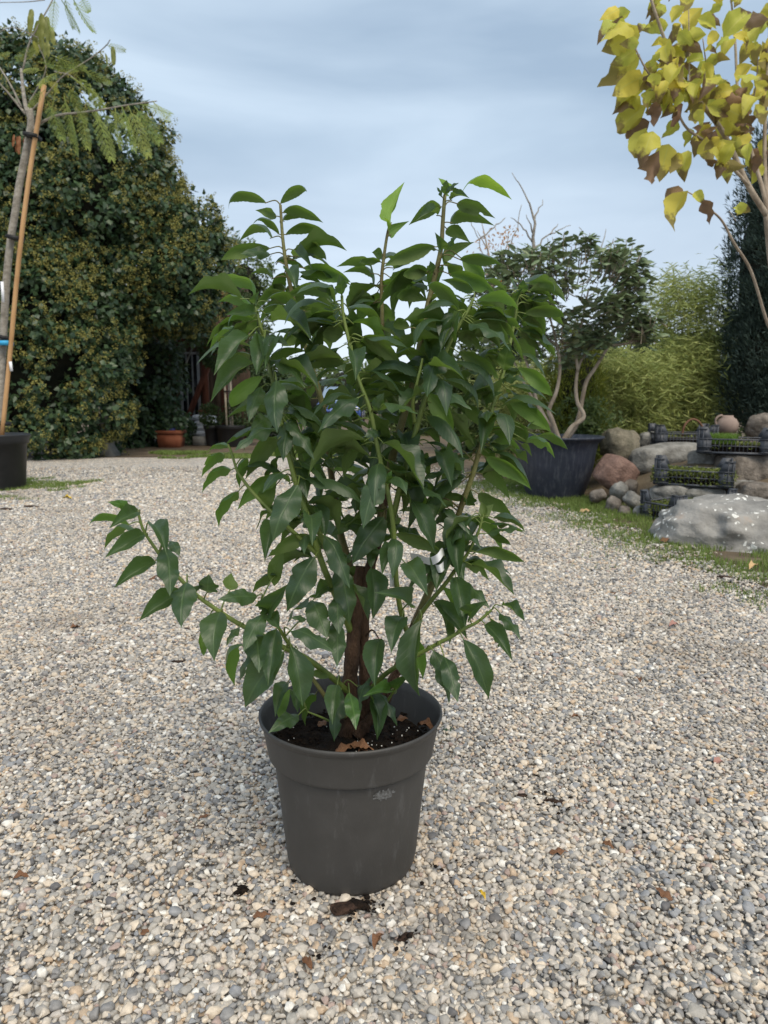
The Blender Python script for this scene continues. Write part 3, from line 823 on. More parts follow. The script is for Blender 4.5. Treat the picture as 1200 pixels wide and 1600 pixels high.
# leaves read off the photograph: base x,y  tip x,y  breadth  side (U upper, D under)  extra depth, kind
TR = """438 318 478 300 18 D|416 317 359 327 15 D|432 338 400 328 18 D|442 332 502 347 20 D|442 346 475 340 10 D .03|446 366 520 378 20 D|436 366 396 349 9 D|424 372 374 378 15 D|422 388 347 407 24 D|422 398 378 396 18 U .02|458 390 508 407 20 D|458 400 487 420 16 U|429 413 478 422 10 D|474 418 544 440 28 D .0 f|450 422 464 456 24 U -.02|468 436 502 444 11 D|426 436 392 428 11 D|396 472 335 436 17 D .0 f|396 482 342 470 17 D .0 f|398 488 354 492 20 U|520 474 443 470 22 D .02|448 479 526 502 25 D -.02|416 470 479 497 18 D|448 462 412 457 10 D|450 492 418 500 10 D|398 474 405 455 14 U|534 460 530 430 20 U|528 456 496 451 16 U|
611 350 632 285 23 D .0 y|610 368 638 346 19 D .0 f|606 362 598 338 6 D .0 y|680 385 602 416 26 D -.02|609 412 644 398 18 D|598 398 581 394 20 D|595 409 563 411 11 D|581 428 527 417 15 D|583 446 538 427 13 D|616 420 640 412 12 U .03|672 424 631 430 24 D|676 426 672 408 13 U|588 448 655 448 26 D .0 f|668 470 620 462 24 D .03|722 301 797 312 17 D .0 y|694 306 685 278 8 D .0 y|695 304 698 282 16 U|697 300 716 286 6 U|690 308 683 293 6 U|688 322 640 350 24 D|684 336 652 344 12 U .02|714 318 772 340 26 D|704 348 769 352 26 D|704 313 732 310 8 U|698 358 732 378 24 D .02|690 390 680 364 18 U|698 388 714 370 9 U|700 416 740 380 20 D -.02|718 406 785 416 18 D|722 404 756 438 28 D .03 f|702 428 770 456 28 D -.01 f|682 390 663 388 7 D|718 486 670 448 24 D|740 456 692 438 20 D|744 470 806 485 20 D .0 f|748 481 796 536 30 D|737 503 792 536 22 D|707 527 718 487 28 U|717 519 755 550 26 D .02|716 550 778 591 26 D|786 578 797 538 30 U -.02|808 574 864 619 26 D .0 f|819 490 879 497 20 D|827 475 869 477 9 D|825 464 863 470 9 D|825 442 864 455 15 D|804 471 817 450 13 U|817 457 818 437 17 U|792 452 770 452 9 D|806 525 859 538 22 D|808 512 849 517 11 D|806 530 838 565 30 D .03|759 547 780 571 14 D .02|
795 626 858 674 26 D .0 f|751 631 784 613 16 U|783 593 822 597 14 U|761 672 719 633 24 D|759 672 800 688 15 D .0 f|764 690 817 716 20 D .0 f|777 659 821 686 28 D .02|821 688 866 714 15 D -.02 f|839 681 886 702 15 D|825 670 856 672 13 D|816 694 830 712 11 D|759 714 828 764 26 D -.02 f|746 738 794 778 24 D|740 701 715 670 22 D .02|685 703 706 762 30 U .03|700 705 724 738 13 U|664 606 733 637 16 U -.02|668 614 708 676 32 D .0 f|688 584 743 628 26 D|672 576 723 592 17 U -.02|668 534 676 584 31 U|640 512 681 530 14 D|640 512 616 506 20 D|566 526 630 574 30 D -.02|590 516 640 558 21 U .02|550 548 556 595 30 U -.02|540 566 458 582 25 D -.01|601 592 572 600 11 U|598 598 641 670 37 U -.03|648 582 626 594 17 U|584 640 600 614 19 U|590 642 633 666 17 U|590 674 570 682 18 U|598 678 609 737 40 U -.02|630 678 638 730 36 U -.01|620 720 636 825 32 U .0|596 740 568 822 38 U -.02|604 756 612 736 14 U -.02 f|600 808 553 877 44 U -.02|644 782 678 860 30 U -.01|644 738 662 790 22 D .02 f|648 698 660 748 24 U .03|618 834 697 874 23 D|554 722 500 728 23 U|574 740 514 738 16 D .04|564 696 500 708 19 D .0 f|560 622 497 674 28 U|550 660 506 662 14 D|564 744 556 804 22 U .03|566 808 518 836 27 U .02|548 776 506 768 22 U .04|534 744 554 782 16 D .05|530 885 545 971 38 U -.04|580 888 583 968 36 U -.04|550 872 510 878 20 U -.02|584 852 580 888 20 U -.02|612 850 598 896 22 U|634 880 668 930 37 U -.03|640 948 585 926 27 U -.05|628 964 612 1018 36 U -.05|594 998 586 1069 36 U -.05|660 968 655 1085 37 U -.06|638 998 661 1062 24 D .02 f|694 1026 715 1095 30 U -.02|724 999 763 1090 34 U -.02|758 976 801 1033 26 U|781 958 811 997 17 U|784 946 820 971 13 U|678 940 729 997 27 U|678 946 702 1006 14 U .02|691 916 717 952 20 D .0 f|717 910 762 948 19 U|717 924 756 946 11 D .02|733 963 760 940 26 U|766 966 778 1012 15 D .02|726 878 763 906 21 D|744 863 817 878 21 D|735 809 783 860 25 D -.01 f|747 771 801 816 26 D|771 809 819 831 11 D|756 806 751 783 15 D|757 806 771 789 19 D|762 834 797 852 13 D .02|690 794 732 833 17 U|688 779 727 790 13 D|680 818 720 818 17 U .02|710 828 730 855 17 D|718 827 751 857 17 U|721 807 739 831 17 D .02|723 872 700 861 9 D|708 882 700 868 11 U|730 790 735 765 28 U .04|690 785 705 765 24 D .03|673 774 663 745 17 D|
389 524 335 586 29 U -.02|385 528 328 546 12 D .0 f|390 554 346 576 22 D|398 568 333 624 28 U -.01|410 588 362 636 27 D .0 f|414 528 401 586 31 U -.03|408 604 390 657 27 U|432 594 433 675 37 U -.03|425 652 391 672 29 U .01|432 670 369 702 19 U -.02|434 686 384 746 33 D -.02|456 652 442 718 35 U -.03|452 610 490 672 32 D .01|422 560 478 550 19 D .02|424 562 473 602 23 U .01|425 502 486 534 21 U .02|410 526 450 540 17 U .01|398 500 358 512 9 D .0 f|480 512 440 540 27 D .03|536 524 504 520 30 D .02|530 500 475 495 28 D .03|350 710 316 744 21 D .0 f|358 698 327 704 9 D .0 f|361 734 317 768 19 D .0 f|372 768 341 821 19 D .0 f|438 738 371 795 27 D -.01 f|386 716 375 760 17 D .0 f|466 758 428 840 43 U -.03|430 816 414 876 27 U .01|486 836 418 870 25 D -.01|468 808 438 848 28 D .02|444 856 428 916 27 D .02|492 870 448 954 45 U -.03|432 899 396 926 17 D|466 718 478 776 29 U .02|472 706 496 742 21 D .0 f|502 730 500 780 19 U|432 756 412 792 31 D .03|512 786 510 812 36 D .05|478 804 494 834 29 U .03|488 854 466 870 13 D|
325 926 327 898 34 U|360 922 362 897 27 D|402 932 342 937 27 U -.01|420 958 448 915 30 U|420 958 404 940 24 U|412 960 382 1014 31 U -.02|418 960 436 982 25 U -.02|344 956 335 1033 43 U -.01|322 978 319 1024 17 D .0 f|374 980 354 1008 13 U|380 1008 368 1069 19 D .0 f|398 986 404 1050 39 U .0|444 1018 384 1104 49 U -.02|454 1010 472 1098 41 U -.04|486 938 510 994 39 U -.01|454 986 522 1018 25 U -.03|524 972 526 1040 33 U -.04|480 1054 514 1058 15 D|478 968 454 966 11 U|516 914 492 936 27 U .03|448 1066 430 1120 23 U .0|454 1076 436 1122 21 D .0 f|527 1070 520 1130 27 U -.03|546 1082 556 1140 25 U -.04 f|610 1081 567 1089 21 U -.02 f|621 1076 642 1052 19 U|467 1117 422 1143 25 U -.01|492 1085 477 1132 21 D .01|457 1078 465 1112 19 U|
206 795 169 784 17 U .0 f|215 800 171 826 25 U|202 820 138 828 11 D .0 f|226 835 165 871 27 U|215 838 163 857 9 D|242 877 179 919 27 U|239 820 261 868 29 U -.01|267 845 280 868 19 U|260 855 265 930 37 U -.02|292 910 282 980 41 U -.02|285 925 219 970 31 U .01|308 932 322 914 10 U"""
petioles = {}
leaf_rows = []
rl = random.Random(77)
for line in TR.replace('\n', '').split('|'):
    f_ = line.split()
    if len(f_) < 6: continue
    bx, by, tx, ty, wp = map(float, f_[:5]); side = f_[5]
    ed = float(f_[6]) if len(f_) > 6 else 0.0
    kind = f_[7] if len(f_) > 7 else 'n'
    dd = np.hypot(DX[:, 0] - bx, (DX[:, 1] - by - 6))
    q = dense[int(np.argmin(dd))]
    Yb = q[2] + ed * 1.3 + (-0.018 if side == 'U' else 0.006) + rl.uniform(-.012, .012)
    k = mpp(Yb, by)
    B = P(bx, by, Yb)
    p_len = math.hypot(tx - bx, ty - by) * k
    Lr = max(p_len * 1.015, min(0.108, p_len * 1.45))
    dz = min(math.sqrt(max(Lr ** 2 - p_len ** 2, 0)), 0.07)
    sg = -1 if (side == 'U' or rl.random() < 0.35) else 1
    T_ = P(tx, ty, Yb + sg * dz)
    a = T_ - B; Lr = np.linalg.norm(a); a = a / Lr
    Wr = max(wp * k * 1.04, (0.36 if side == 'U' else 0.31) * Lr)
    v = unit(CAM - (B + T_) / 2)
    u = unit(v - np.dot(v, a) * a); w = np.cross(a, u)
    ct = min(max(wp * k / Wr, 0.12), 0.97); st = math.sqrt(1 - ct * ct)
    c_ = ct if side == 'U' else -ct
    nA_, nB_ = c_ * u + st * w, c_ * u - st * w
    n_ = nA_ if nA_[2] > nB_[2] else nB_
    leaf_rows.append((B, a, n_, Lr * rl.uniform(1.0, 1.07), Wr * (0.92 if side == 'U' else 0.90), kind, v, side))
    petioles.setdefault(q[4], []).append((q[3], B, a))

# more leaves inside and behind, all round every stem
pool = [q for q in dense if q[4] in ('sA', 'sA2', 'sB', 'sC', 'sD', 'sE', 'sF', 'sG', 'trunk3', 'sI') and 400 < q[1] < 900]
for i in range(400):
    q = rl.choice(pool)
    front = rl.random() < 0.25 and q[1] > 480
    az = rl.uniform(R(195), R(345)) if front else rl.uniform(R(-10), R(190))
    if q[1] > 760 and rl.random() < .6: continue
    dv = unit(np.array([math.cos(az) * 0.9, math.sin(az), rl.uniform(-0.9, 0.1)]))
    B = q[3] + dv * 0.02 + np.array([0, 0, 0.006])
    Lr = rl.uniform(0.08, 0.125)
    n_ = np.array([dv[0] * 0.5, dv[1] * 0.5, 1.0]) + np.array([rl.uniform(-.4, .4), rl.uniform(-.4, .4), 0])
    n_ = unit(n_ - np.dot(n_, dv) * dv)
    leaf_rows.append((B, dv, n_, Lr, Lr * rl.uniform(.30, .38), 'n' if front else rl.choice('nnnnf'), None, ''))
    petioles.setdefault(q[4], []).append((q[3], B, dv))

low = [q for q in dense if (q[4] in ('sD', 'sA', 'sA2', 'sI', 'sE') and 790 < q[1] < 965) or (q[4] in ('sK', 'sL', 'sH') and q[0] > 395 and q[0] < 690)]
for i in range(20):
    q = rl.choice(low)
    az = rl.uniform(R(185), R(355))
    dv = unit(np.array([math.cos(az) * 0.7, math.sin(az) * 0.7, rl.uniform(-1.3, -0.3)]))
    B = q[3] + np.array([math.cos(az), math.sin(az), 0.3]) * rl.uniform(.02, .04)
    Lr = rl.uniform(0.075, 0.115)
    n_ = np.array([math.cos(az) * .9, math.sin(az) * .9, 0.7]) + np.array([rl.uniform(-.3, .3), rl.uniform(-.3, .3), 0])
    n_ = unit(n_ - np.dot(n_, dv) * dv)
    leaf_rows.append((B, dv, n_, Lr, Lr * rl.uniform(.32, .38), 'n', np.zeros(3), 'U'))
    petioles.setdefault(q[4], []).append((q[3], B, dv))

for nm, mb in stem_mb.items():
    for S, B, a in petioles.get(nm, []):
        d_ = np.linalg.norm(B - S)
        if d_ < 0.003: continue
        c0 = S + (B - S) * 0.5 + np.array([0, 0, min(d_ * 0.18, 0.012)]) - a * min(d_ * 0.15, 0.008)
        path = smooth_path([S, c0, B + a * 0.004], 4)
        mb.tube(path, np.linspace(min(.0022, .0011 + d_ * .012), .0010, len(path)), 5, cap=False)
    mk = STEMS[nm][2]
    o = mb.build('trunk' if mk == 'bark' else 'stem', {'bark': M['bark'], 'mix': M['midstem'], 'green': M['greenstem']}[mk], laurel, smooth=True)

def leaf_matrix(B, a, n_, L_, W_):
    b = np.cross(n_, a)
    m = Matrix(((a[0] * L_, b[0] * W_, n_[0] * L_, B[0]), (a[1] * L_, b[1] * W_, n_[1] * L_, B[1]), (a[2] * L_, b[2] * W_, n_[2] * L_, B[2]), (0, 0, 0, 1)))
    return m
PINV = world_of(laurel).inverted()
order = sorted(range(len(leaf_rows)), key=lambda i: (leaf_rows[i][6] is None, leaf_rows[i][0][1]))
fm = MB(); fuv = []
for cnt, i in enumerate(order):
    B, a, n_, L_, W_, kind, v, sd_ = leaf_rows[i]
    vi = rl.randrange(8) if sd_ == 'U' else (8 + rl.randrange(8) if sd_ == 'D' else rl.randrange(16))
    if kind == 'y' and abs(a[2]) > 0.6: vi = 2
    m = leaf_matrix(B, a, n_, L_, W_)
    if cnt < 300:
        o = bpy.data.objects.new('leaf', LV[kind][vi]); COL.objects.link(o)
        o.parent = laurel; o.matrix_parent_inverse = PINV; o.matrix_basis = m
    else:
        me = LEAFV[vi]
        V = np.empty(len(me.vertices) * 3); me.vertices.foreach_get('co', V); V = V.reshape(-1, 3)
        V = V @ np.array(m.to_3x3()).T + B
        Q = np.empty(len(me.loops), np.int32); me.loops.foreach_get('vertex_index', Q)
        uvs = np.empty(len(me.loops) * 2, np.float32); me.uv_layers[0].data.foreach_get('uv', uvs); fuv.append(uvs)
        fm.add(V, Q=Q.reshape(-1, 4))
if fm.n:
    me = fm.mesh('foliage', smooth=True)
    u_ = me.uv_layers.new(name='UVMap'); u_.data.foreach_set('uv', np.concatenate(fuv))
    o = link('foliage', me, laurel, M['laurel']); o['kind'] = 'stuff'

# white label strip looped round a stem
lb = MB()
pts = []
c0 = P(676, 876, 1.40)
k = mpp(1.40, 876)
path = [(-34, -6, .05), (-20, -4, .03), (-5, 1, .0), (8, -4, -.02), (16, -14, -.01), (20, -6, .01), (20, 4, .0), (13, 12, -.015), (6, 12, -.005), (4, 8, .005)]
path = smooth_path([[x, y, z] for x, y, z in path], 5)
hw = 7.5
V = []
for x, y, z in path:
    for s in (-1, 1):
        V.append(P(676 + x + s * 1.5, 876 + y + s * hw * 0.8, 1.40 + z))
Qd = [(2 * i, 2 * i + 1, 2 * i + 3, 2 * i + 2) for i in range(len(path) - 1)]
o = link('label_strip', mesh_np('label_strip', np.array(V), np.array(Qd), smooth=True), laurel, M['tagpaper'])
o['label'] = 'curled white paper label strip'
o = MB().bar(P(612, 898, 1.40), P(613, 917, 1.40), 0.009, 0.001, up=(0, 1, 0)).build('label_strip', M['tagpaper'], laurel)

# ------------------------------------------------------------------ background: ivy, barn, left side
M['ivy'] = leaf_mat('ivy_leaf', (0.020, 0.046, 0.022), (0.058, 0.100, 0.040), (0.075, 0.11, 0.05), (0.07, 0.12, 0.03), 0.42, 0.12, 0.4, var='attr')
M['umbel'] = leaf_mat('ivy_flower_head', (0.17, 0.175, 0.055), (0.42, 0.385, 0.11), (0.30, 0.28, 0.09), (0.32, 0.32, 0.1), 0.7, 0.25, 0.2, var='attr')
M['inner'] = pm('dark_blocker', (0.006, 0.008, 0.005), (0.02, 0.02, 0.012), 6, 0.95)  # near-black fill for the added blocker cores inside foliage
M['timber'] = pm('red_brown_timber', (0.10, 0.034, 0.02), (0.17, 0.06, 0.035), 6, 0.75, 0.3, 40, 0.25, stretch=(3, 3, .5))
M['board'] = pm('weathered_board', (0.05, 0.034, 0.025), (0.11, 0.075, 0.05), 5, 0.8, 0.3, 40, 0.2, stretch=(4, 4, .4))
M['paleframe'] = pm('pale_window_paint', (0.24, 0.25, 0.25), (0.36, 0.37, 0.37), 6, 0.6)
M['pane'] = pm('dark_window_glass', (0.02, 0.022, 0.025), (0.04, 0.045, 0.05), 2, 0.12, spec=0.6)
M['roof'] = pm('roof_tile', (0.05, 0.024, 0.016), (0.09, 0.045, 0.03), 5, 0.85)
M['concrete'] = pm('concrete', (0.17, 0.165, 0.15), (0.30, 0.29, 0.26), 7, 0.9, 0.4, 60)
M['terracotta'] = pm('terracotta', (0.22, 0.065, 0.032), (0.33, 0.12, 0.06), 6, 0.8, 0.2, 60)
M['blackplastic'] = pot_mat('black_plastic', (0.016, 0.017, 0.019), (0.07, 0.075, 0.08), rough=0.42, amount=0.35, streak=(12, 12, 3))
M['bag'] = pm('white_sack', (0.42, 0.45, 0.50), (0.66, 0.68, 0.72), 4, 0.45, 0.5, 14, 0.4)
M['greybark'] = pm('grey_bark', (0.20, 0.18, 0.15), (0.40, 0.37, 0.32), 16, 0.8, 0.7, 70, 0.2, stretch=(1, 1, 1.6))
M['stake'] = pm('bamboo_stake', (0.36, 0.20, 0.085), (0.50, 0.30, 0.14), 8, 0.5, 0.2, 50, 0.35, stretch=(1, 1, .3))
M['strap'] = pm('black_rubber', (0.012, 0.012, 0.013), (0.03, 0.03, 0.03), 20, 0.6)
M['bluetag'] = pm('blue_label', (0.03, 0.30, 0.55), (0.05, 0.36, 0.62), 10, 0.5)
M['frond'] = leaf_mat('silk_tree_leaflet', (0.18, 0.26, 0.06), (0.36, 0.38, 0.10), (0.26, 0.32, 0.09), (0.42, 0.5, 0.12), 0.5, 0.35, 0.3, var='object')
M['yfrond'] = leaf_mat('yellowing_leaflet', (0.36, 0.36, 0.05), (0.42, 0.40, 0.07), (0.36, 0.36, 0.06), (0.5, 0.5, 0.08), 0.5, 0.35, 0.3, var='object')
M['pod'] = leaf_mat('seed_pod', (0.16, 0.18, 0.045), (0.24, 0.25, 0.06), (0.18, 0.2, 0.05), (0.3, 0.32, 0.08), 0.45, 0.25, 0.4, var='object')
M['drypod'] = pm('dry_seed_pod', (0.17, 0.07, 0.03), (0.27, 0.12, 0.055), 10, 0.6)
M['darkleaf'] = leaf_mat('dark_shrub_leaf', (0.022, 0.045, 0.016), (0.055, 0.09, 0.028), (0.06, 0.09, 0.035), (0.1, 0.16, 0.04), 0.5, 0.2, 0.3, var='attr')
M['midleaf'] = leaf_mat('green_shrub_leaf', (0.05, 0.085, 0.025), (0.11, 0.15, 0.045), (0.1, 0.14, 0.05), (0.18, 0.24, 0.06), 0.5, 0.3, 0.3, var='attr')

def core(ells, s, parent, sub=3, amp=0.09):  # solid dark blobs added inside the foliage to stop see-through
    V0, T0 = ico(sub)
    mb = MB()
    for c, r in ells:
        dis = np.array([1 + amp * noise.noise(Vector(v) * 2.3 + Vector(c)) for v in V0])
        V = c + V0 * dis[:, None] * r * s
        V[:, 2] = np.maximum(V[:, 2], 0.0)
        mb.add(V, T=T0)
    return mb.build('inner_blocker', M['inner'], parent, smooth=True)

ivy = empty('ivy_thicket', (P(60, 715, 12.6)[0], 12.6, 0))
tag(ivy, 'huge dark ivy thicket in flower, towering at the left beside the barn', 'ivy')
IA = ell(58, 545, 12.6, 128, 178, 1.2); IB = ell(74, 332, 13.5, 184, 216, 1.9); IC = ell(278, 412, 13.9, 58, 92, 1.2)
ID = ell(215, 600, 15.3, 56, 118, 0.7); IE = ell(-95, 400, 13.2, 150, 280, 1.8); IF = ell(226, 328, 13.7, 48, 62, 1.1)
ivy_e = [IA, IB, IC, ID, IE, IF]
core(ivy_e, 0.80, ivy)
cp, cn = surf_points(ivy_e, 1950, back=-0.15)
cp = cp + cn * (rng.normal(size=(len(cp), 1)) * 0.11)
pos, dr, idx = clump_leaves(cp, cn, 42, 0.25)
n = len(pos)
ax = unit(dr * 0.5 + rand_dirs(n) * 0.7 + np.array([0, 0, -0.55]))
leaves_obj('foliage', pos, ax, unit(dr + rand_dirs(n) * 0.5 + np.array([0, -.2, .3])), 0.07 + 0.05 * rng.random(n), 0.065 + 0.045 * rng.random(n), M['ivy'], ivy, belly=0.3, fold=0.12)
# flower heads: round umbels, several to a shoot, on the outer growth
fl = (cp[:, 1] < 14.6) & (rng.random(len(cp)) < 0.60 * (0.35 + np.array([max(0, min(1.2, 0.8 + 1.6 * noise.noise(Vector(c) * 0.9))) for c in cp])))
fc, fn = cp[fl], cn[fl]
per = 11
fi = np.repeat(np.arange(len(fc)), per)
d = unit(rand_dirs(len(fi)) * 0.9 + fn[fi])
cen = fc[fi] + d * (0.14 + 0.17 * rng.random(len(fi)))[:, None] + fn[fi] * 0.07
ui = np.repeat(np.arange(len(cen)), 15)
ud = rand_dirs(len(ui))
ur = (0.026 + 0.022 * rng.random(len(cen)))[ui]
V, T = leaf_quads(cen[ui] + ud * (ur * .45)[:, None], ud, rand_dirs(len(ui)), ur * .75, ur * .42, belly=.75, fold=.1)
uvv = np.clip(rng.random(len(cen)) * .7 + .3 * rng.random(len(cen)), 0, 1)[ui]
o = link('flower_heads', mesh_np('flower_heads', V, T, attr=np.repeat(uvv, 2)), ivy, M['umbel']); o['kind'] = 'stuff'

# generic shrub of clumped leaves on real limbs
def shrub(name, label, cat, base, ells, ncl, per, crad, Ls, Ws, mat, stemmat, group=None, inner=0.8, fold=0.2, down=-0.25, stems=None, back=-0.3, srad=0.03):
    t = empty(name, base); tag(t, label, cat, group)
    if inner: core(ells, inner, t, 2)
    mb = MB()
    for e in ells:
        b0 = np.array(base, float)
        for q in range(3 if stems is None else stems):
            tip = e[0] + e[1] * rand_dirs(1)[0] * 0.8
            m = (b0 + tip) / 2 + rng.normal(size=3) * 0.12 * np.linalg.norm(tip - b0)* 0.5
            pth = smooth_path([b0 + rng.normal(size=3) * [0.03, 0.03, 0], m, tip], 6)
            mb.tube(pth, np.linspace(srad, srad * 0.25, len(pth)), 6)
    if mb.n: mb.build('trunk', stemmat, t, smooth=True)
    cp, cn = surf_points(ells, ncl, back=back)
    cp = cp + cn * (rng.normal(size=(len(cp), 1)) * crad * 0.6)
    pos, dr, _ = clump_leaves(cp, cn, per, crad)
    n = len(pos)
    ax = unit(dr * 0.6 + rand_dirs(n) * 0.6 + np.array([0, 0, down]))
    leaves_obj('crown', pos, ax, unit(dr + rand_dirs(n) * 0.5 + np.array([0, -.1, .4])), Ls * (0.7 + 0.6 * rng.random(n)), Ws * (0.7 + 0.6 * rng.random(n)), mat, t, fold=fold)
    return t

shrub('background_tree', 'pale green tree crown rising behind the barn roof', 'tree', (P(385, 690, 21)[0], 21, 0),
      [ell(383, 455, 21, 34, 60, 0.8), ell(360, 520, 21, 40, 60, 0.9)], 170, 34, 0.22, 0.11, 0.06, M['midleaf'], M['greybark'], inner=0.7)
for lab, e, mt in (('dark evergreen shrub between barn and blue car', [ell(405, 640, 19.5, 38, 70, 0.8)], 'darkleaf'),
                   ('loose green shrub behind the blue car', [ell(470, 625, 35, 62, 55, 1.2), ell(545, 622, 36, 70, 50, 1.2)], 'midleaf'),
                   ('low green shrub behind the laurel, left of the rockery', [ell(655, 648, 21, 62, 48, 1.0), ell(720, 640, 20, 50, 60, 0.9)], 'midleaf'),
                   ('tall green hedge shrub left of the blue glazed tub', [ell(775, 620, 14, 55, 95, 0.9)], 'midleaf')):
    b = e[0][0]
    shrub('shrub', lab, 'shrub', (b[0], b[1], 0), e, 190, 30, 0.2, 0.12, 0.055, M[mt], M['greybark'], inner=0.85)

# barn
YB = 17.2
def bpx(px, py, Y=YB): return P(px, py, Y)
barn = empty('barn', (bpx(300, 690)[0], YB, 0))
tag(barn, 'red-brown timber barn with pale barred window, half hidden under the ivy', 'building')
xl, xr = bpx(225, 600)[0], bpx(352, 600)[0]
ztop = bpx(300, 440)[2]
# boards of the wall, one by one
bw = 0.145; nb = int((xr - xl) / bw)
wx0, wx1 = bpx(284, 600)[0], bpx(311, 600)[0]; wz0, wz1 = bpx(300, 655)[2], bpx(300, 552)[2]
bmesh_full = MB().box((0, 0, ztop / 2), (bw - 0.012, 0.03, ztop)).mesh('board'); bmesh_full.materials.append(M['board'])
def put(name, me, loc, parent, rz=0.0):
    o = bpy.data.objects.new(name, me); COL.objects.link(o); o.parent = parent
    o.matrix_parent_inverse = world_of(parent).inverted(); o.location = loc; o.rotation_euler = (0, 0, rz)
    return o
for i in range(nb):
    x = xl + (i + .5) * bw
    if wx0 - 0.03 < x < wx1 + 0.03:
        o = MB().box((x, YB, wz0 / 2), (bw - 0.012, 0.03, wz0)).build('board', M['board'], barn)
        o = MB().box((x, YB, (wz1 + ztop) / 2), (bw - 0.012, 0.03, ztop - wz1)).build('board', M['board'], barn)
    else:
        put('board', bmesh_full, (x, YB + random.uniform(-.006, .006), 0), barn)
win = MB().box(((wx0 + wx1) / 2, YB + 0.02, (wz0 + wz1) / 2), (wx1 - wx0, 0.02, wz1 - wz0)).build('window', M['pane'], barn)
fr = MB()
for s in (wx0, wx1): fr.box((s, YB - 0.025, (wz0 + wz1) / 2), (0.05, 0.05, wz1 - wz0 + .06))
for s in (wz0, wz1): fr.box(((wx0 + wx1) / 2, YB - 0.03, s), (wx1 - wx0 + .06, 0.04, 0.05))
fr.build('window_frame', M['paleframe'], win)
for t in (0.33, 0.67):
    MB().box((wx0 + (wx1 - wx0) * t, YB - 0.02, (wz0 + wz1) / 2), (0.03, 0.03, wz1 - wz0 - .04)).build('glazing_bar', M['paleframe'], win)
for px in (271, 321, 350):
    x = bpx(px, 600, 16.5)[0]
    MB().box((x, 16.5, ztop / 2), (0.13, 0.13, ztop)).build('post', M['timber'], barn)
MB().bar(bpx(295, 650, 16.45), bpx(336, 545, 16.45), 0.11, 0.11).build('brace', M['timber'], barn)
MB().bar(bpx(326, 660, 16.4), bpx(312, 640, 16.4), 0.09, 0.09).build('brace', M['timber'], barn)
MB().bar(bpx(298, 528, 16.4), bpx(352, 560, 16.4), 0.10, 0.12).build('brace', M['timber'], barn)
MB().bar(bpx(255, 528, 16.5), bpx(365, 522, 16.5), 0.14, 0.2).build('beam', M['timber'], barn)
MB().bar(bpx(275, 610, 15.9), bpx(302, 538, 15.9), 0.035, 0.035).build('pole', M['concrete'], barn)
# roof slab with rafters, running back over the wall
z0 = bpx(300, 515, 15.8)[2]
rf = MB()
for i in range(9):
    y = 15.75 + i * 0.32
    rf.box(((xl + xr) / 2 + .15, y, z0 + i * 0.16), (xr - xl + 0.5, 0.36, 0.05), np.array(Matrix.Rotation(R(26), 3, 'X')))
rf.build('roof', M['roof'], barn)
for i in range(6):
    x = xl + 0.1 + i * 0.38
    MB().bar((x, 15.75, z0 - .09), (x, 18.3, z0 + 1.2), 0.07, 0.12).build('rafter', M['timber'], barn)
# back of the open porch
MB().box(((xl + xr) / 2 + .2, 18.2, ztop / 2), (xr - xl + .4, 0.06, ztop)).build('back_wall', M['board'], barn)

# sacks
sack = MB()
V0, T0 = ico(3)
sv = np.sign(V0) * np.abs(V0) ** 0.62
sv = sv * np.array([0.26, 0.17, 0.068]) * (1 + 0.06 * np.array([noise.noise(Vector(v) * 3) for v in V0]))[:, None]
sack.add(sv, T=T0); sackm = sack.mesh('sack', True); sackm.materials.append(M['bag'])
zs = bpx(315, 681, 16.2)[2]
pal = MB()
pb = P(315, 690, 16.2)
for k_ in range(3): pal.box((pb[0], 16.0 + .2 * k_, zs - 0.03), (0.9, 0.12, 0.03))
for k_ in (-1, 0, 1): pal.box((pb[0] + k_ * .38, 16.2, zs - 0.10), (0.1, 0.5, 0.10))
for k_ in (-1, 0, 1): pal.box((pb[0] + k_ * .38, 16.2, zs / 2 - 0.075), (0.2, 0.3, max(zs - 0.15, 0.02)))
tag(pal.build('pallet', M['board']), 'dark wooden pallet on blocks under the white sacks', 'pallet')
LB = ['white sack lowest right in the stack by the barn', 'white sack second from bottom on the right of the stack', 'white sack third up on the right of the stack by the barn',
      'white sack on top of the right-hand stack by the barn', 'white sack lowest left in the stack by the barn', 'white sack leaning high at the left end of the stack']
for i, (dx, lv, rz) in enumerate([(.12, 0, .1), (.10, 1, -.1), (.13, 2, .05), (.08, 3, .2), (-.36, 0, -.1), (-.40, 1, .1)]):
    o = bpy.data.objects.new('sack', sackm); COL.objects.link(o)
    o.location = (pb[0] + dx, 16.15 + 0.02 * lv, zs + 0.055 + lv * 0.115); o.rotation_euler = (0, random.uniform(-.05, .05), rz)
    tag(o, LB[i], 'sack', 'white sacks stacked by the barn')

# terracotta planter with lid-like rim
pt = P(268, 692, 15.0); k = mpp(15.0)
t = empty('terracotta_planter', (pt[0], 15.0, 0)); tag(t, 'square terracotta planter at the foot of the ivy wall', 'planter')
def frustum(mb, c, w0, d0, w1, d1, z0, z1):
    V = [(c[0] + sx * w / 2, c[1] + sy * d / 2, z) for w, d, z in ((w0, d0, z0), (w1, d1, z1)) for sx, sy in ((-1, -1), (1, -1), (1, 1), (-1, 1))]
    return mb.add(V, Q=[[0, 3, 2, 1], [4, 5, 6, 7], [0, 1, 5, 4], [1, 2, 6, 5], [2, 3, 7, 6], [3, 0, 4, 7]])
frustum(MB(), (pt[0], 15.0), .42, .38, .47, .42, 0.0, .27).build('body', M['terracotta'], t)
MB().box((pt[0], 15.0, .305), (.51, .46, .07)).build('rim', M['terracotta'], t)
M['bluelid'] = pm('blue_plastic', (0.03, 0.04, 0.13), (0.05, 0.06, 0.2), 6, 0.5)
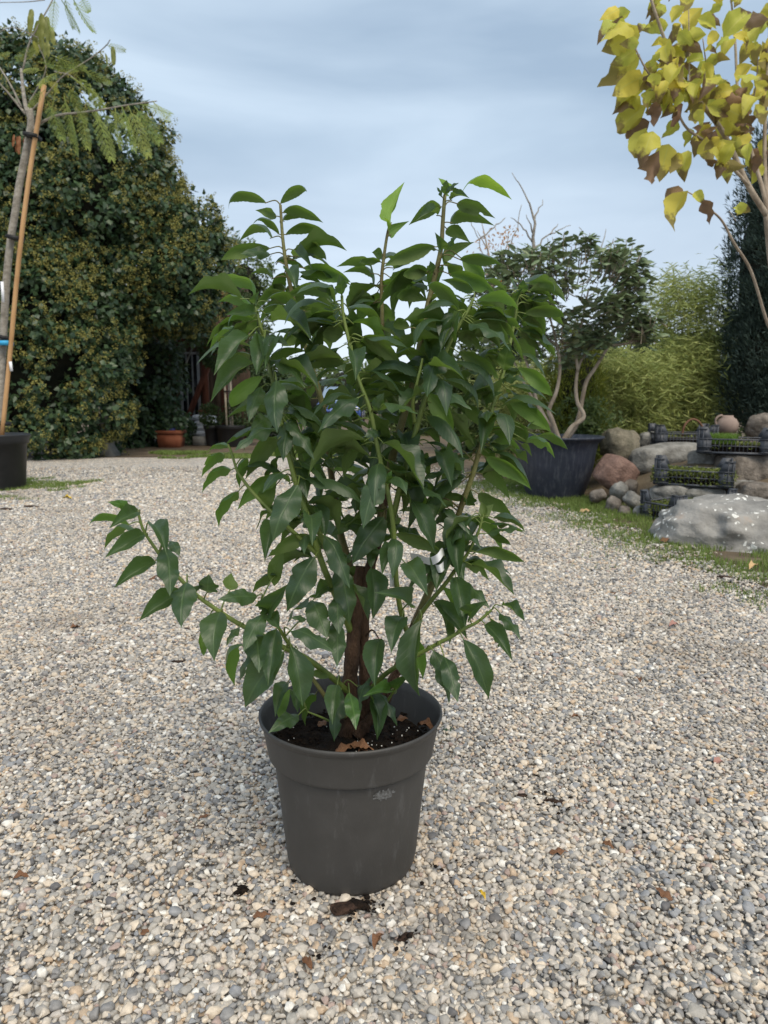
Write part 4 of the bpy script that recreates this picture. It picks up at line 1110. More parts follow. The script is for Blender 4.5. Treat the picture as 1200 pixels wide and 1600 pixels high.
frustum(MB(), (pt[0] - .02, 15.0), .26, .24, .22, .2, .341, .385).build('blue_pot', M['bluelid'], t)

def tub(name, c, R0, R1, h, mat, parent, lip=0.02, n=48, soil=None):
    pr = [(0, 0), (R0 * .97, 0), (R0, 0.012), (R0 + (R1 - R0) * .80, h * .82), (R0 + (R1 - R0) * .82 + lip * .7, h * .83), (R1 + lip * .4, h * .90), (R1 + lip, h * .97), (R1 + lip, h - .006), (R1 + lip * .5, h), (R1 - lip * .2, h - .01), (R0 + (R1 - R0) * .8 - .008, h * .82), (0, h * .82)]
    o = MB().lathe(pr, n, c).build(name, mat, parent, smooth=True)
    return o

# far black tubs with staked tree by the barn
pt = P(361, 697, 15.2); k = mpp(15.2)
t = empty('potted_tree', (pt[0], 15.2, 0)); tag(t, 'young tree between two pale stakes in a wide black tub by the barn', 'potted tree')
tub('tub', (pt[0], 15.2, 0.004), .24, .29, .43, M['blackplastic'], t)
MB().lathe([(0, .35), (.25, .36), (.26, .352)], 24, (pt[0], 15.2, 0)).build('soil', M['potsoil'], t)
for dx in (-.07, .05):
    MB().tube([(pt[0] + dx, 15.2, .34), (pt[0] + dx - .03, 15.2, 1.7)], .022, 8).build('stake', pm('pale_stake', (.45, .38, .28), (.58, .5, .38), 6), t)
MB().tube(smooth_path([(pt[0], 15.25, .34), (pt[0] - .02, 15.25, 1.2), (pt[0] + .02, 15.28, 2.3)], 5), .02, 8).build('trunk', M['greybark'], t, True)
for z in (.42, 1.12, 1.55): MB().bar((pt[0] - .10, 15.17, z), (pt[0] + .07, 15.17, z), 0.05, 0.025).build('tie', M['strap'], t)
e_ = [(np.array([pt[0], 15.3, 2.3]), np.array([.55, .45, .75])), (np.array([pt[0] + .25, 15.5, .75]), np.array([.3, .3, .25]))]
cp, cn = surf_points(e_, 190); pos, dr, _ = clump_leaves(cp, cn, 30, .16); n = len(pos)
leaves_obj('crown', pos, unit(dr + rand_dirs(n) * .6 + [0, 0, -.2]), unit(dr + rand_dirs(n) * .5), .08, .035, M['darkleaf'], t)
pt = P(332, 697, 15.4)
t = empty('potted_shrub', (pt[0], 15.4, 0)); tag(t, 'small dark shrub in a narrow black pot left of the wide tub', 'potted plant')
tub('pot', (pt[0], 15.4, 0.004), .12, .16, .42, M['blackplastic'], t)
e_ = [(np.array([pt[0], 15.4, .62]), np.array([.17, .16, .15]))]
cp, cn = surf_points(e_, 40); pos, dr, _ = clump_leaves(cp, cn, 24, .1); n = len(pos)
leaves_obj('foliage', pos, unit(dr + rand_dirs(n) * .6), unit(dr + rand_dirs(n) * .5), .06, .03, M['darkleaf'], t)
pt = P(262, 690, 15.6)
shrub('ivy_bush', 'trailing ivy bush between terracotta planter and white sacks', 'ivy', (P(294, 690, 15.6)[0], 15.6, 0), [ell(288, 676, 15.6, 8, 22, .2)], 40, 22, .07, .06, .05, M['ivy'], M['greybark'], inner=.8)
pt = P(314, 696, 15.5)
tag(MB().box((pt[0], 15.55, .10), (.30, .25, .19)).build('concrete_block', M['concrete']), 'grey concrete block on the ground below the white sacks', 'block')

# stone bench half swallowed by the ivy
pt = P(158, 690, 12.7)
t = empty('stone_bench', (pt[0], 12.7, 0)); tag(t, 'weathered concrete bench end poking out of the ivy', 'bench')
zt = P(168, 649, 12.7)[2]
MB().box((pt[0] - .32, 12.7, zt - .03), (1.15, .40, .06)).build('seat', M['concrete'], t)
for dx in (.08, -.75):
    mb = MB(); pr = [(0, .19), (.3, .09), (.5, .065), (.7, .09), (1, .18)]
    zz = zt - .062
    V = []; 
    for f_, hw in pr:
        for sx, sy in ((-1, -1), (1, -1), (1, 1), (-1, 1)): V.append((pt[0] + dx + sx * hw * 1.0, 12.7 + sy * .17, f_ * zz))
    Q = [[0, 3, 2, 1], [16, 17, 18, 19]]
    for i in range(4):
        for j in range(4): Q.append([i * 4 + j, i * 4 + (j + 1) % 4, i * 4 + 4 + (j + 1) % 4, i * 4 + 4 + j])
    mb.add(V, Q=Q).build('leg', M['concrete'], t)

# blue car behind the laurel
M['carblue'] = pm('blue_car_paint', (0.03, 0.07, 0.26), (0.035, 0.08, 0.29), 2, 0.25, spec=0.6)
M['carglass'] = pm('car_glass', (0.16, 0.22, 0.30), (0.22, 0.29, 0.38), 2, 0.1, spec=0.8)
M['lamp'] = pm('headlamp_glass', (0.5, 0.52, 0.55), (0.7, 0.7, 0.72), 8, 0.15)
M['tyre'] = pm('tyre_rubber', (0.012, 0.012, 0.012), (0.025, 0.025, 0.025), 12, 0.8)
M['rim'] = pm('wheel_rim', (0.35, 0.36, 0.37), (0.45, 0.46, 0.47), 6, 0.35, metallic=0.6)
cx = P(528, 660, 27)[0]; cy = 27.0
car = empty('parked_car', (cx, cy + 2, 0)); tag(car, 'blue car parked far behind the laurel, mostly hidden by its leaves', 'car')
secs = [(0.0, .72, .30, .52), (.08, .80, .22, .70), (.5, .84, .20, .78), (1.15, .86, .18, .86), (1.3, .86, .18, .90), (3.3, .86, .18, .93), (3.9, .82, .2, .90), (4.05, .74, .3, .8)]
V = []
for y, hw, zb, zt_ in secs:
    for x, z in ((-hw * .92, zb), (-hw, zb + .15), (-hw, zt_ - .12), (-hw * .86, zt_), (hw * .86, zt_), (hw, zt_ - .12), (hw, zb + .15), (hw * .92, zb)):
        V.append((cx + x, cy + y, z))
Q = [[i * 8 + j, i * 8 + (j + 1) % 8, i * 8 + 8 + (j + 1) % 8, i * 8 + 8 + j] for i in range(len(secs) - 1) for j in range(8)]
mb = MB().add(V, Q=Q); m_ = len(secs) - 1
mb.add(V[:8], Q=[[0, 7, 6, 1], [1, 6, 5, 2], [2, 5, 4, 3]]); mb.add(V[-8:], Q=[[1, 6, 7, 0], [2, 5, 6, 1], [3, 4, 5, 2]])
mb.build('body', M['carblue'], car, smooth=False)
V = [(cx + x, cy + y, z) for y, hw, z in ((1.1, .74, .86), (1.85, .60, 1.42), (3.2, .58, 1.43), (3.85, .70, .90)) for x in (-hw, hw)]
V = np.array(V)
roof = MB().add(V, Q=[[2, 3, 5, 4]]).add(np.array([V[2], V[3], V[5], V[4]]) + [0, 0, .03], Q=[[0, 1, 2, 3]]).build('roof', M['carblue'], car)
MB().add(V, Q=[[0, 1, 3, 2]]).build('windscreen', M['carglass'], car)
MB().add(V, Q=[[1, 7, 5, 3]]).build('side_window', M['carglass'], car); MB().add(V, Q=[[0, 2, 4, 6]]).build('side_window', M['carglass'], car)
MB().add(V, Q=[[4, 5, 7, 6]]).build('rear_window', M['carglass'], car)
for s in (-1, 1):
    MB().box((cx + s * .60, cy + .05, .60), (.30, .10, .13)).build('headlight', M['lamp'], car)
    for y in (.75, 3.25):
        w = MB().tube([(cx + s * .70, cy + y, .31), (cx + s * .885, cy + y, .31)], .31, 24).build('wheel', M['tyre'], car)
        MB().tube([(cx + s * .80, cy + y, .31), (cx + s * .893, cy + y, .31)], .2, 20).build('rim', M['rim'], w)
MB().box((cx, cy - .02, .42), (.9, .05, .16)).build('grille', M['tyre'], car)
MB().box((cx, cy - .055, .36), (.46, .02, .10)).build('number_plate', M['lamp'], car)

# ------------------------------------------------------------------ staked silk tree in a black tub, far left
YT = 7.95; k = mpp(YT)
pc = P(-4, 765, YT)
st = empty('silk_tree', (pc[0], YT, 0)); tag(st, 'staked silk tree with feathery leaves in a black tub at the left edge', 'potted tree')
tub('tub', (pc[0], YT, 0.006), .285, .335, .60, M['blackplastic'], st, lip=0.035)
MB().lathe([(0, .545), (.2, .54), (.31, .53), (.32, .515)], 40, (pc[0], YT, 0)).build('soil', M['deadleaf'], st)
def pp_(lst, Y=YT, kk=5): return smooth_path([P(a, b, Y + (c[0] if c else 0)) for a, b, *c in lst], kk)
tr = pp_([(0, 690), (1, 600), (5, 530), (10, 440), (16, 380), (24, 330), (30, 290), (40, 240), (48, 195), (46, 170)])
MB().tube(tr, np.linspace(.040, .034, len(tr)), 12).build('trunk', M['greybark'], st, True)
sk = pp_([(2, 690, -.12), (15, 560, -.1), (30, 400, -.09), (48, 260, -.08), (69, 133, -.07)], kk=3)
MB().tube(sk, .0235, 10).build('stake', M['stake'], st, True)
BR = [([(47, 208), (58, 196), (75, 186), (95, 179), (125, 176), (160, 171), (200, 164), (245, 158)], .016, .005), ([(47, 185), (40, 165), (36, 140), (33, 108)], .026, .014), ([(40, 178), (25, 160), (10, 142), (-10, 120)], .013, .006),
      ([(34, 168), (15, 130), (-12, 88)], .011, .005), ([(36, 108), (45, 70), (60, 40), (82, 0), (92, -30)], .010, .005), ([(50, 172), (75, 145), (100, 118), (140, 92), (165, 72), (172, 62)], .008, .004),
      ([(62, 60), (20, 43), (-10, 55)], .006, .003), ([(70, 0), (40, 3), (-5, 4)], .005, .003), ([(45, 160), (60, 135), (72, 105), (60, 70)], .007, .004), ([(85, 112), (110, 118), (135, 140)], .005, .003)]
for i, (pl, r0, r1) in enumerate(BR):
    dpt = [0.0] + list(np.linspace(0, (-.25, .2, -.1, .15, .05, -.2, .1, .2, -.15, -.1)[i], len(pl) - 1))
    w = smooth_path([P(a, b, YT + d_) for (a, b), d_ in zip(pl, dpt)], 5)
    MB().tube(w, np.linspace(r0, r1, len(w)), 8).build('branch', M['greybark'], st, True)
for px, py in ((49, 213), (22, 372), (5, 527), (2, 661)):
    c_ = P(px, py, YT - .05)
    MB().bar(c_ + [-.055, 0, .012], c_ + [.075, 0, -.012], 0.14, 0.035).build('tie', M['strap'], st)
c_ = P(6, 533, YT - .06)
MB().bar(c_ + [-.06, 0, -.02], c_ + [.07, 0, -.02], .13, .045).build('label_band', M['bluetag'], st)
for a, b in (((3, 440), (5, 472)), ((16, 565), (18, 580))):
    MB().bar(P(*a, YT - .13), P(*b, YT - .13), .03, .004, up=(0, 1, 0)).build('label_strip', M['tagpaper'], st)
# bipinnate frond, unit length along x
def frond_mesh():
    mb = MB(); rl_ = random.Random(4)
    xs = np.linspace(0, 1, 9); rach = np.column_stack([xs, np.zeros(9), -0.10 * xs ** 2])
    mb.tube(rach, np.linspace(.016, .008, 9), 4)
    for i in range(8):
        x = 0.18 + 0.80 * i / 7; z = -0.10 * x * x
        pl = 0.27 * math.sin(math.pi * (0.25 + 0.62 * i / 7)) + .04
        for s in (-1, 1):
            dx, dy = math.cos(R(52 - i * 3)), s * math.sin(R(52 - i * 3))
            nlf = 13
            for q in range(nlf):
                t_ = (q + .6) / nlf; c = np.array([x + dx * pl * t_, dy * pl * t_, z - .22 * pl * t_ * t_])
                ln = .044 * (1 - .45 * abs(t_ - .4)); wd = .0105
                for s2 in (-1, 1):
                    px_, py_ = -dy * s2 * .85 + dx * .5, dx * s2 * .85 + dy * .5
                    e = c + np.array([px_, py_, -.15]) * ln
                    mb.add([c - np.array([dx, dy, 0]) * wd * .5, c + np.array([dx, dy, 0]) * wd * .5, e + np.array([dx, dy, 0]) * wd * .45, e - np.array([dx, dy, 0]) * wd * .45], Q=[[0, 1, 2, 3]])
    return mb.mesh('frond')
fmesh = frond_mesh(); fmesh.materials.append(M['frond']); fmy = fmesh.copy(); fmy.materials.clear(); fmy.materials.append(M['yfrond'])
FR = """110 180 126 238|100 150 118 218|160 172 192 226|150 175 176 242|200 165 232 238|190 166 214 228|170 170 200 196|215 162 264 172|238 158 262 182|118 116 166 168|110 120 164 150|80 86 132 108|60 96 112 112|65 110 34 106|70 140 44 166|90 130 74 182|105 130 132 192|130 150 160 212|20 82 -8 88|140 130 152 184|112 -6 142 54|100 -8 112 44|86 -6 80 42|126 -4 142 24|165 70 192 78|75 160 98 210|180 168 182 232|125 175 140 226|60 75 30 92|92 112 60 128|128 110 172 130|210 166 246 216|96 0 128 48"""
def place_leaf(name, me, px, parent, Y, side='U', wr=0.9, roll=0.0, dz=0.0, Lmul=1.0, up=0.55):
    bx, by, tx, ty = px
    B = P(bx, by, Y); T_ = P(tx, ty, Y + dz)
    a = T_ - B; L_ = np.linalg.norm(a); a = a / L_
    v = unit(CAM - B)
    n_ = unit(v * (1 if side == 'U' else -1) + np.array([0, 0, up]) + rng.normal(size=3) * roll)
    n_ = unit(n_ - np.dot(n_, a) * a)
    o = bpy.data.objects.new(name, me); COL.objects.link(o); o.parent = parent
    o.matrix_parent_inverse = world_of(parent).inverted(); o.matrix_basis = leaf_matrix(B, a, n_, L_ * Lmul, L_ * wr * Lmul)
    return o
for i, s in enumerate(FR.split('|')):
    place_leaf('frond', fmesh, list(map(float, s.split())), st, YT - .15 + random.uniform(-.3, .3), wr=.72, roll=.7, dz=random.uniform(-.25, .25), Lmul=.95)
for s in ('74 124 90 142', '70 122 62 136', '62 85 52 66', '88 126 86 142'):
    place_leaf('frond', fmy, list(map(float, s.split())), st, YT - .2, wr=.9, roll=.4)
podm = leaf_mesh('seed_pod', .05, .2, .12, 8, nseg=12, wexp=(.35, .35)); podm.materials.append(M['pod'])
pody = podm.copy(); pody.materials.clear(); pody.materials.append(M['drypod'])
for s in ('50 14 47 52', '65 20 61 62', '73 25 76 66', '55 52 58 88', '65 60 69 92', '73 62 75 90', '60 32 54 68', '68 46 64 80', '165 84 167 101', '176 72 178 103', '78 40 84 72', '52 70 46 92'):
    place_leaf('seed_pod', podm, list(map(float, s.split())), st, YT + random.uniform(-.15, .15), wr=.26, roll=.5)
for s in ('26 212 24 238', '31 212 30 242', '36 214 36 240', '22 210 20 230'):
    place_leaf('seed_pod', pody, list(map(float, s.split())), st, YT + .1, wr=.2, roll=.5)

# ------------------------------------------------------------------ right side: big tub, rockery, bamboo, catalpa
def tub_mat():
    m = pot_mat('blue_glaze', (0.020, 0.025, 0.040), (0.12, 0.13, 0.145), streak=(34, 34, 2.4), rough=0.45, amount=0.6, lo=.5)
    return m
M['blueglaze'] = tub_mat()
M['vibleaf'] = leaf_mat('viburnum_leaf', (0.115, 0.17, 0.085), (0.20, 0.26, 0.135), (0.24, 0.28, 0.17), (0.14, 0.2, 0.06), 0.42, 0.16, 0.4, var='noise', vscale=6.0)
M['palebark'] = pm('pale_brown_bark', (0.22, 0.175, 0.13), (0.42, 0.355, 0.28), 12, 0.8, 0.5, 60, 0.2, stretch=(1, 1, .4))
M['thuja'] = leaf_mat('golden_conifer', (0.07, 0.11, 0.02), (0.24, 0.26, 0.04), (0.10, 0.12, 0.02), (0.2, 0.24, 0.03), 0.6, 0.2, 0.25, var='attr')
M['bamboo'] = leaf_mat('bamboo_leaf', (0.18, 0.24, 0.07), (0.38, 0.41, 0.14), (0.29, 0.33, 0.12), (0.46, 0.5, 0.16), 0.5, 0.32, 0.3, var='attr')
M['culm'] = pm('bamboo_culm', (0.14, 0.17, 0.05), (0.25, 0.25, 0.08), 8, 0.45)
M['yew'] = leaf_mat('dark_conifer', (0.030, 0.050, 0.042), (0.075, 0.11, 0.09), (0.06, 0.09, 0.075), (0.03, 0.06, 0.03), 0.6, 0.08, 0.25, var='attr')
M['granite'] = pm('grey_boulder', (0.15, 0.145, 0.13), (0.33, 0.32, 0.295), 9, 0.9, 1.0, 30, 0.25)
M['redstone'] = pm('red_granite', (0.16, 0.10, 0.08), (0.31, 0.20, 0.16), 11, 0.9, 1.0, 40, 0.2, c3=(0.22, 0.2, 0.17))
M['mossrock'] = pm('mossy_boulder', (0.13, 0.12, 0.085), (0.25, 0.22, 0.165), 8, 0.92, 1.0, 35, 0.2, c3=(0.10, 0.11, 0.045))
M['brownrock'] = pm('brown_stone', (0.11, 0.095, 0.08), (0.27, 0.235, 0.20), 10, 0.9, 1.0, 35, 0.2)
M['cratep'] = pm('dark_crate_plastic', (0.040, 0.045, 0.055), (0.085, 0.093, 0.11), 10, 0.5, 0, 60, 0.4)
M['moss'] = leaf_mat('seedling_leaf', (0.09, 0.13, 0.025), (0.20, 0.22, 0.05), (0.14, 0.17, 0.05), (0.25, 0.3, 0.06), 0.5, 0.25, 0.3, var='attr')
M['lawnlet'] = leaf_mat('seedling_grass', (0.08, 0.17, 0.02), (0.16, 0.26, 0.04), (0.14, 0.22, 0.05), (0.25, 0.4, 0.06), 0.5, 0.3, 0.3, var='attr')
M['rust'] = pm('rusty_iron', (0.10, 0.05, 0.03), (0.19, 0.10, 0.06), 14, 0.8)
M['pinkclay'] = pm('pinkish_clay', (0.22, 0.165, 0.14), (0.30, 0.23, 0.195), 8, 0.8)
M['catalpa'] = leaf_mat('catalpa_leaf', (0.46, 0.52, 0.09), (0.76, 0.62, 0.10), (0.5, 0.48, 0.12), (0.72, 0.66, 0.1), 0.5, 0.42, 0.3, var='object', brown=(0.13, 0.075, 0.05), vein=(0.62, 0.60, 0.16))
def lichen_mat():
    m, n, b, l = new_mat('lichen_boulder')
    t = nd(n, 'ShaderNodeTexCoord')
    z = nd(n, 'ShaderNodeTexNoise', Scale=5.0, Detail=7.0, Roughness=0.65); l(t.outputs['Object'], z.inputs['Vector'])
    r = ramp_node(n, [(0.35, (0.16, 0.155, 0.145)), (0.6, (0.30, 0.29, 0.27)), (0.75, (0.34, 0.27, 0.22))]); l(z.outputs['Fac'], r.inputs['Fac'])
    zz = nd(n, 'ShaderNodeTexNoise', Scale=30.0, Detail=3.0); l(t.outputs['Object'], zz.inputs['Vector'])
    ad = nd(n, 'ShaderNodeMix', data_type='RGBA', blend_type='ADD'); ad.inputs['Factor'].default_value = 0.05
    l(t.outputs['Object'], ad.inputs['A']); l(zz.outputs['Color'], ad.inputs['B'])
    v = nd(n, 'ShaderNodeTexVoronoi', Scale=24.0); l(ad.outputs['Result'], v.inputs['Vector'])
    sp = nd(n, 'ShaderNodeSeparateColor'); l(v.outputs['Color'], sp.inputs['Color'])
    th = nd(n, 'ShaderNodeMath', operation='MULTIPLY'); l(sp.outputs['Red'], th.inputs[0]); th.inputs[1].default_value = 0.5
    z3 = nd(n, 'ShaderNodeTexNoise', Scale=3.0, Detail=2.0); l(t.outputs['Object'], z3.inputs['Vector'])
    pm_ = nd(n, 'ShaderNodeMapRange'); pm_.inputs['From Min'].default_value = 0.34; pm_.inputs['From Max'].default_value = 0.52
    l(z3.outputs['Fac'], pm_.inputs['Value'])
    th2 = nd(n, 'ShaderNodeMath', operation='MULTIPLY'); l(th.outputs[0], th2.inputs[0]); l(pm_.outputs['Result'], th2.inputs[1])
    lt = nd(n, 'ShaderNodeMath', operation='LESS_THAN'); l(v.outputs['Distance'], lt.inputs[0]); l(th2.outputs[0], lt.inputs[1])
    mx = nd(n, 'ShaderNodeMix', data_type='RGBA'); mx.inputs['B'].default_value = (0.68, 0.68, 0.64, 1)
    l(lt.outputs[0], mx.inputs['Factor']); l(r.outputs['Color'], mx.inputs['A']); l(mx.outputs['Result'], b.inputs['Base Color'])
    b.inputs['Roughness'].default_value = 0.9
    z2 = nd(n, 'ShaderNodeTexNoise', Scale=40.0, Detail=6.0); l(t.outputs['Object'], z2.inputs['Vector'])
    bp = nd(n, 'ShaderNodeBump', Strength=0.6, Distance=0.015); l(z2.outputs['Fac'], bp.inputs['Height']); l(bp.outputs['Normal'], b.inputs['Normal'])
    return m
M['lichen'] = lichen_mat()

# rockery soil mound
mx_, my_ = np.meshgrid(np.linspace(1.75, 5.6, 56), np.linspace(5.7, 10.5, 60), indexing='ij')
hgt = np.zeros_like(mx_)
for i in range(56):
    for j in range(60):
        x, y = mx_[i, j], my_[i, j]
        e_ = min(max((x - 1.95 - max(0, (6.6 - y) * .35)) / 1.1, 0), 1) * min(max((y - 5.85) / 1.0, 0), 1) * min(max((10.4 - y) / 1.5, 0), 1)
        hgt[i, j] = -0.02 + 0.40 * e_ * e_ * (3 - 2 * e_) + 0.05 * e_ * noise.fractal(Vector((x * 3, y * 3, 0)), 1, 2, 3)
V = np.stack([mx_, my_, hgt], -1).reshape(-1, 3)
i, j = np.meshgrid(np.arange(55), np.arange(59), indexing='ij'); i = i.ravel(); j = j.ravel()
Q = np.stack([i * 60 + j, (i + 1) * 60 + j, (i + 1) * 60 + j + 1, i * 60 + j + 1], 1)
tag(link('rockery_soil', mesh_np('rockery_soil', V, Q, smooth=True), None, M['ground']), kind='structure')

def rock(px, py, Y, size, mat, seed, label, rot=(0, 0, 0), rough=.22, sub=4, blocky=.4, name='boulder', cat='rock', group=None):
    o = link(name, rock_mesh(name, size, seed, sub, rough, blocky=blocky), None, M[mat])
    o.location = P(px, py, Y); o.rotation_euler = rot
    return tag(o, label, cat, group)
rock(1165, 836, 5.05, (1.24, .95, .60), 'lichen', 3, 'big grey boulder speckled with white lichen at the right edge', (0, .05, .2), .24, 5, .35)
rock(962, 740, 6.95, (.40, .36, .36), 'redstone', 5, 'reddish granite stone leaning against the blue tub', (.1, .6, .3), .1, 4, .55)
rock(968, 696, 7.7, (.46, .42, .40), 'mossrock', 6, 'brown mossy boulder behind the reddish stone', (0, .2, .5))
rock(1040, 716, 7.5, (.82, .5, .34), 'granite', 7, 'long smooth grey boulder behind the middle crate', (0, -.12, .1), .12)
rock(1172, 735, 6.75, (.75, .5, .36), 'brownrock', 8, 'brown ledge stone under the upper crate', (0, .05, .2), .15, 4, .6)
rock(1098, 722, 6.95, (.36, .3, .26), 'granite', 9, 'small grey stone propping the upper crate at its left end', (0, .1, .9))
rock(1130, 750, 6.75, (.42, .32, .24), 'brownrock', 10, 'brown stone between middle and upper crates', (0, 0, .4))
rock(1188, 775, 6.1, (.40, .36, .26), 'brownrock', 11, 'flat brown stone right of the middle crate', (0, .1, -.3), .2, 4, .6)
rock(1166, 768, 6.3, (.30, .26, .2), 'granite', 12, 'grey stone just left of the flat brown stone', (0, 0, .3))
rock(1048, 770, 6.35, (.34, .28, .18), 'granite', 13, 'dark rounded stone under the left end of the middle crate', (0, 0, .2))
rock(1095, 773, 6.3, (.44, .28, .16), 'granite', 14, 'flat grey stone under the right end of the middle crate', (0, 0, -.1), .15)
rock(1190, 668, 8.0, (.4, .34, .3), 'brownrock', 16, 'brown stone under the dark conifer', (0, .1, .7))
rock(1015, 694, 8.2, (.3, .2, .3), 'granite', 26, 'small upright grey stone among the bamboo stems', (.2, 0, .4), .1)
SL = ['small grey stone heaped at the foot of the reddish stone, %s' % s for s in ('nearest the tub', 'top of the heap', 'front of the heap', 'right end of the heap', 'lowest of the heap', 'beside the lower crate', 'back of the heap')]
for q, (px, py, Y, s) in enumerate([(934, 775, 6.7, .14), (968, 768, 6.75, .17), (958, 790, 6.4, .15), (990, 783, 6.45, .18), (975, 800, 6.2, .12), (1002, 800, 6.15, .13), (985, 762, 6.8, .15)]):
    rock(px, py, Y, (s * 1.2, s, s * .8), 'granite' if q % 2 else 'brownrock', 30 + q, SL[q], (random.random(), random.random(), random.random() * 3), .2, 3, .5, 'stone', 'stone', 'stones heaped by the reddish stone')
SL = ['flat grey slab sunk in the grass before the lichen boulder, %s' % s for s in ('left one', 'right one')] + ['small flat stone in the grass below the blue tub', 'low flat stone in the grass left of the lichen boulder']
for q, (px, py, Y, s) in enumerate([(1040, 862, 4.72, .34), (1120, 866, 4.65, .4), (880, 818, 5.72, .16), (985, 838, 5.25, .2)]):
    rock(px, py + 6, Y, (s, s * .5, .07), 'granite', 50 + q, SL[q], (0, 0, random.random()), .2, 3, .5, 'flat_stone', 'stone')

# tub and viburnum
YV = 7.05
pc = P(880, 784, YV)
vib = empty('potted_viburnum', (pc[0], YV + .05, 0)); tag(vib, 'multi-stemmed viburnum tree in a wide dark blue glazed tub', 'potted tree')
vc = (pc[0], YV + .36, 0.004)
h = .60
pr = [(0, 0), (.27, 0), (.285, .012), (.290, .03), (.315, .10), (.350, .22), (.372, .34), (.388, .46), (.405, .535), (.440, .575), (.462, .588), (.465, .6), (.458, .608), (.43, .60), (.385, .55), (.365, .5), (0, .5)]
MB().lathe(pr, 72, vc).build('tub', M['blueglaze'], vib, True)
MB().lathe([(0, .545), (.3, .54), (.382, .535)], 40, vc).build('soil', M['potsoil'], vib)
YC = YV + .36
VS = [[(872, 690, 0), (852, 655, .05), (838, 625, .1), (830, 590, .12), (815, 545, .15), (790, 500, .2)], [(874, 690, 0), (862, 655, -.05), (858, 640, -.06), (870, 610, -.08), (875, 570, -.1), (868, 530, -.1), (855, 480, -.12)],
      [(878, 692, 0), (893, 668, 0), (910, 655, .0), (911, 645, .0), (902, 628, .0), (900, 600, .0), (905, 570, .02), (918, 548, .05), (940, 520, .1), (955, 470, .1)], [(880, 692, .1), (902, 660, .12), (915, 600, .15), (930, 575, .2), (948, 545, .2), (960, 520, .2), (985, 470, .25)],
      [(903, 580, .0), (900, 545, -.05), (910, 500, -.1), (920, 450, -.1)], [(868, 540, -.1), (850, 520, -.05), (835, 470, 0)], [(955, 540, .2), (985, 535, .2), (1010, 520, .2)], [(845, 640, .08), (825, 610, .1), (800, 560, .2), (770, 500, .3)]]
for i, pl in enumerate(VS):
    w = smooth_path([P(a, b, YC + d_) for a, b, d_ in pl], 6)
    MB().tube(w, np.linspace(.027 if i < 4 else .015, .008, len(w)), 9).build('trunk' if i < 4 else 'branch', M['palebark'], vib, True)
vl = leaf_mesh('leaf', .06, -.5, .10, 5, nseg=6, wexp=(.6, .8)); vl.materials.append(M['vibleaf'])
VE = [ell(885, 450, YC, 105, 68, .55), ell(955, 450, YC + .1, 52, 60, .4), ell(800, 470, YC + .3, 62, 72, .45), ell(870, 520, YC + .1, 75, 38, .4), ell(1000, 512, YC + .2, 22, 24, .2)]
cp, cn = surf_points(VE, 350, back=-.3)
inn = np.concatenate([e[0] + rand_dirs(14) * e[1] * .6 for e in VE]); cp = np.concatenate([cp, inn]); cn = np.concatenate([cn, rand_dirs(len(inn))])
rows = []
tw = MB()
for c, n_ in zip(cp, cn):
    c = c + n_ * random.uniform(-.10, .06)
    root = c - unit(n_ + np.array([0, 0, .8])) * .22
    tw.tube(smooth_path([root, (root + c) / 2 + rng.normal(size=3) * .02, c + np.array([0, 0, .03])], 3), np.linspace(.006, .003, 7), 4, cap=False)
    for q in range(7):
        az = q * 2.4 + random.random() * .6
        dv = unit(np.array([math.cos(az), math.sin(az), random.uniform(-.7, .6)]))
        L_ = random.uniform(.075, .125)
        nn = np.array([0, 0, 1.0]) + rng.normal(size=3) * .35 + np.array([math.cos(az), math.sin(az), 0]) * .5
        nn = unit(nn - np.dot(nn, dv) * dv)
        rows.append((c + dv * .012 - np.array([0, 0, .03 * (q // 3)]), dv, nn, L_))
tw.build('twigs', M['palebark'], vib).__setitem__('kind', 'stuff')
rows.sort(key=lambda r: r[0][1])
fm = MB()
PV = world_of(vib).inverted()
vv = np.empty(len(vl.vertices) * 3); vl.vertices.foreach_get('co', vv); vv = vv.reshape(-1, 3)
vq = np.empty(len(vl.loops), np.int32); vl.loops.foreach_get('vertex_index', vq); vq = vq.reshape(-1, 4)
for q, (B, a, n_, L_) in enumerate(rows):
    m = leaf_matrix(B, a, n_, L_, L_ * .46)
    if q < 300:
        o = bpy.data.objects.new('leaf', vl); COL.objects.link(o); o.parent = vib; o.matrix_parent_inverse = PV; o.matrix_basis = m
    else:
        fm.add(vv @ np.array(m.to_3x3()).T + B, Q=vq)
o = fm.build('crown', M['vibleaf'], vib, True); o['kind'] = 'stuff'

# golden conifer, bamboo, dark conifer
def conifer(name, label, base, ells, ncl, per, crad, Ls, Ws, mat, up=.6):
    t = empty(name, base); tag(t, label, 'conifer')
    core(ells, .9, t, 3)
    MB().tube([base, ells[0][0]], [.06, .03], 8).build('trunk', M['palebark'], t, True)
    cp, cn = surf_points(ells, ncl, back=-.2)
    cp = cp + cn * (rng.normal(size=(len(cp), 1)) * crad * .5)
    pos, dr, _ = clump_leaves(cp, cn, per, crad); n = len(pos)
    ax = unit(dr * .8 + rand_dirs(n) * .4 + np.array([0, 0, up]))
    leaves_obj('crown', pos, ax, unit(dr + rand_dirs(n) * .8), Ls * (.6 + .8 * rng.random(n)), Ws, mat, t, fold=.2)
    return t
b = P(898, 690, 8.7)
conifer('golden_conifer', 'narrow golden green conifer behind the viburnum stems', (b[0], 8.7, 0), [ell(898, 612, 8.7, 34, 78, .3), ell(898, 680, 8.7, 42, 50, .35)], 420, 22, .09, .06, .014, M['thuja'], .9)
b = P(1205, 690, 9.0)
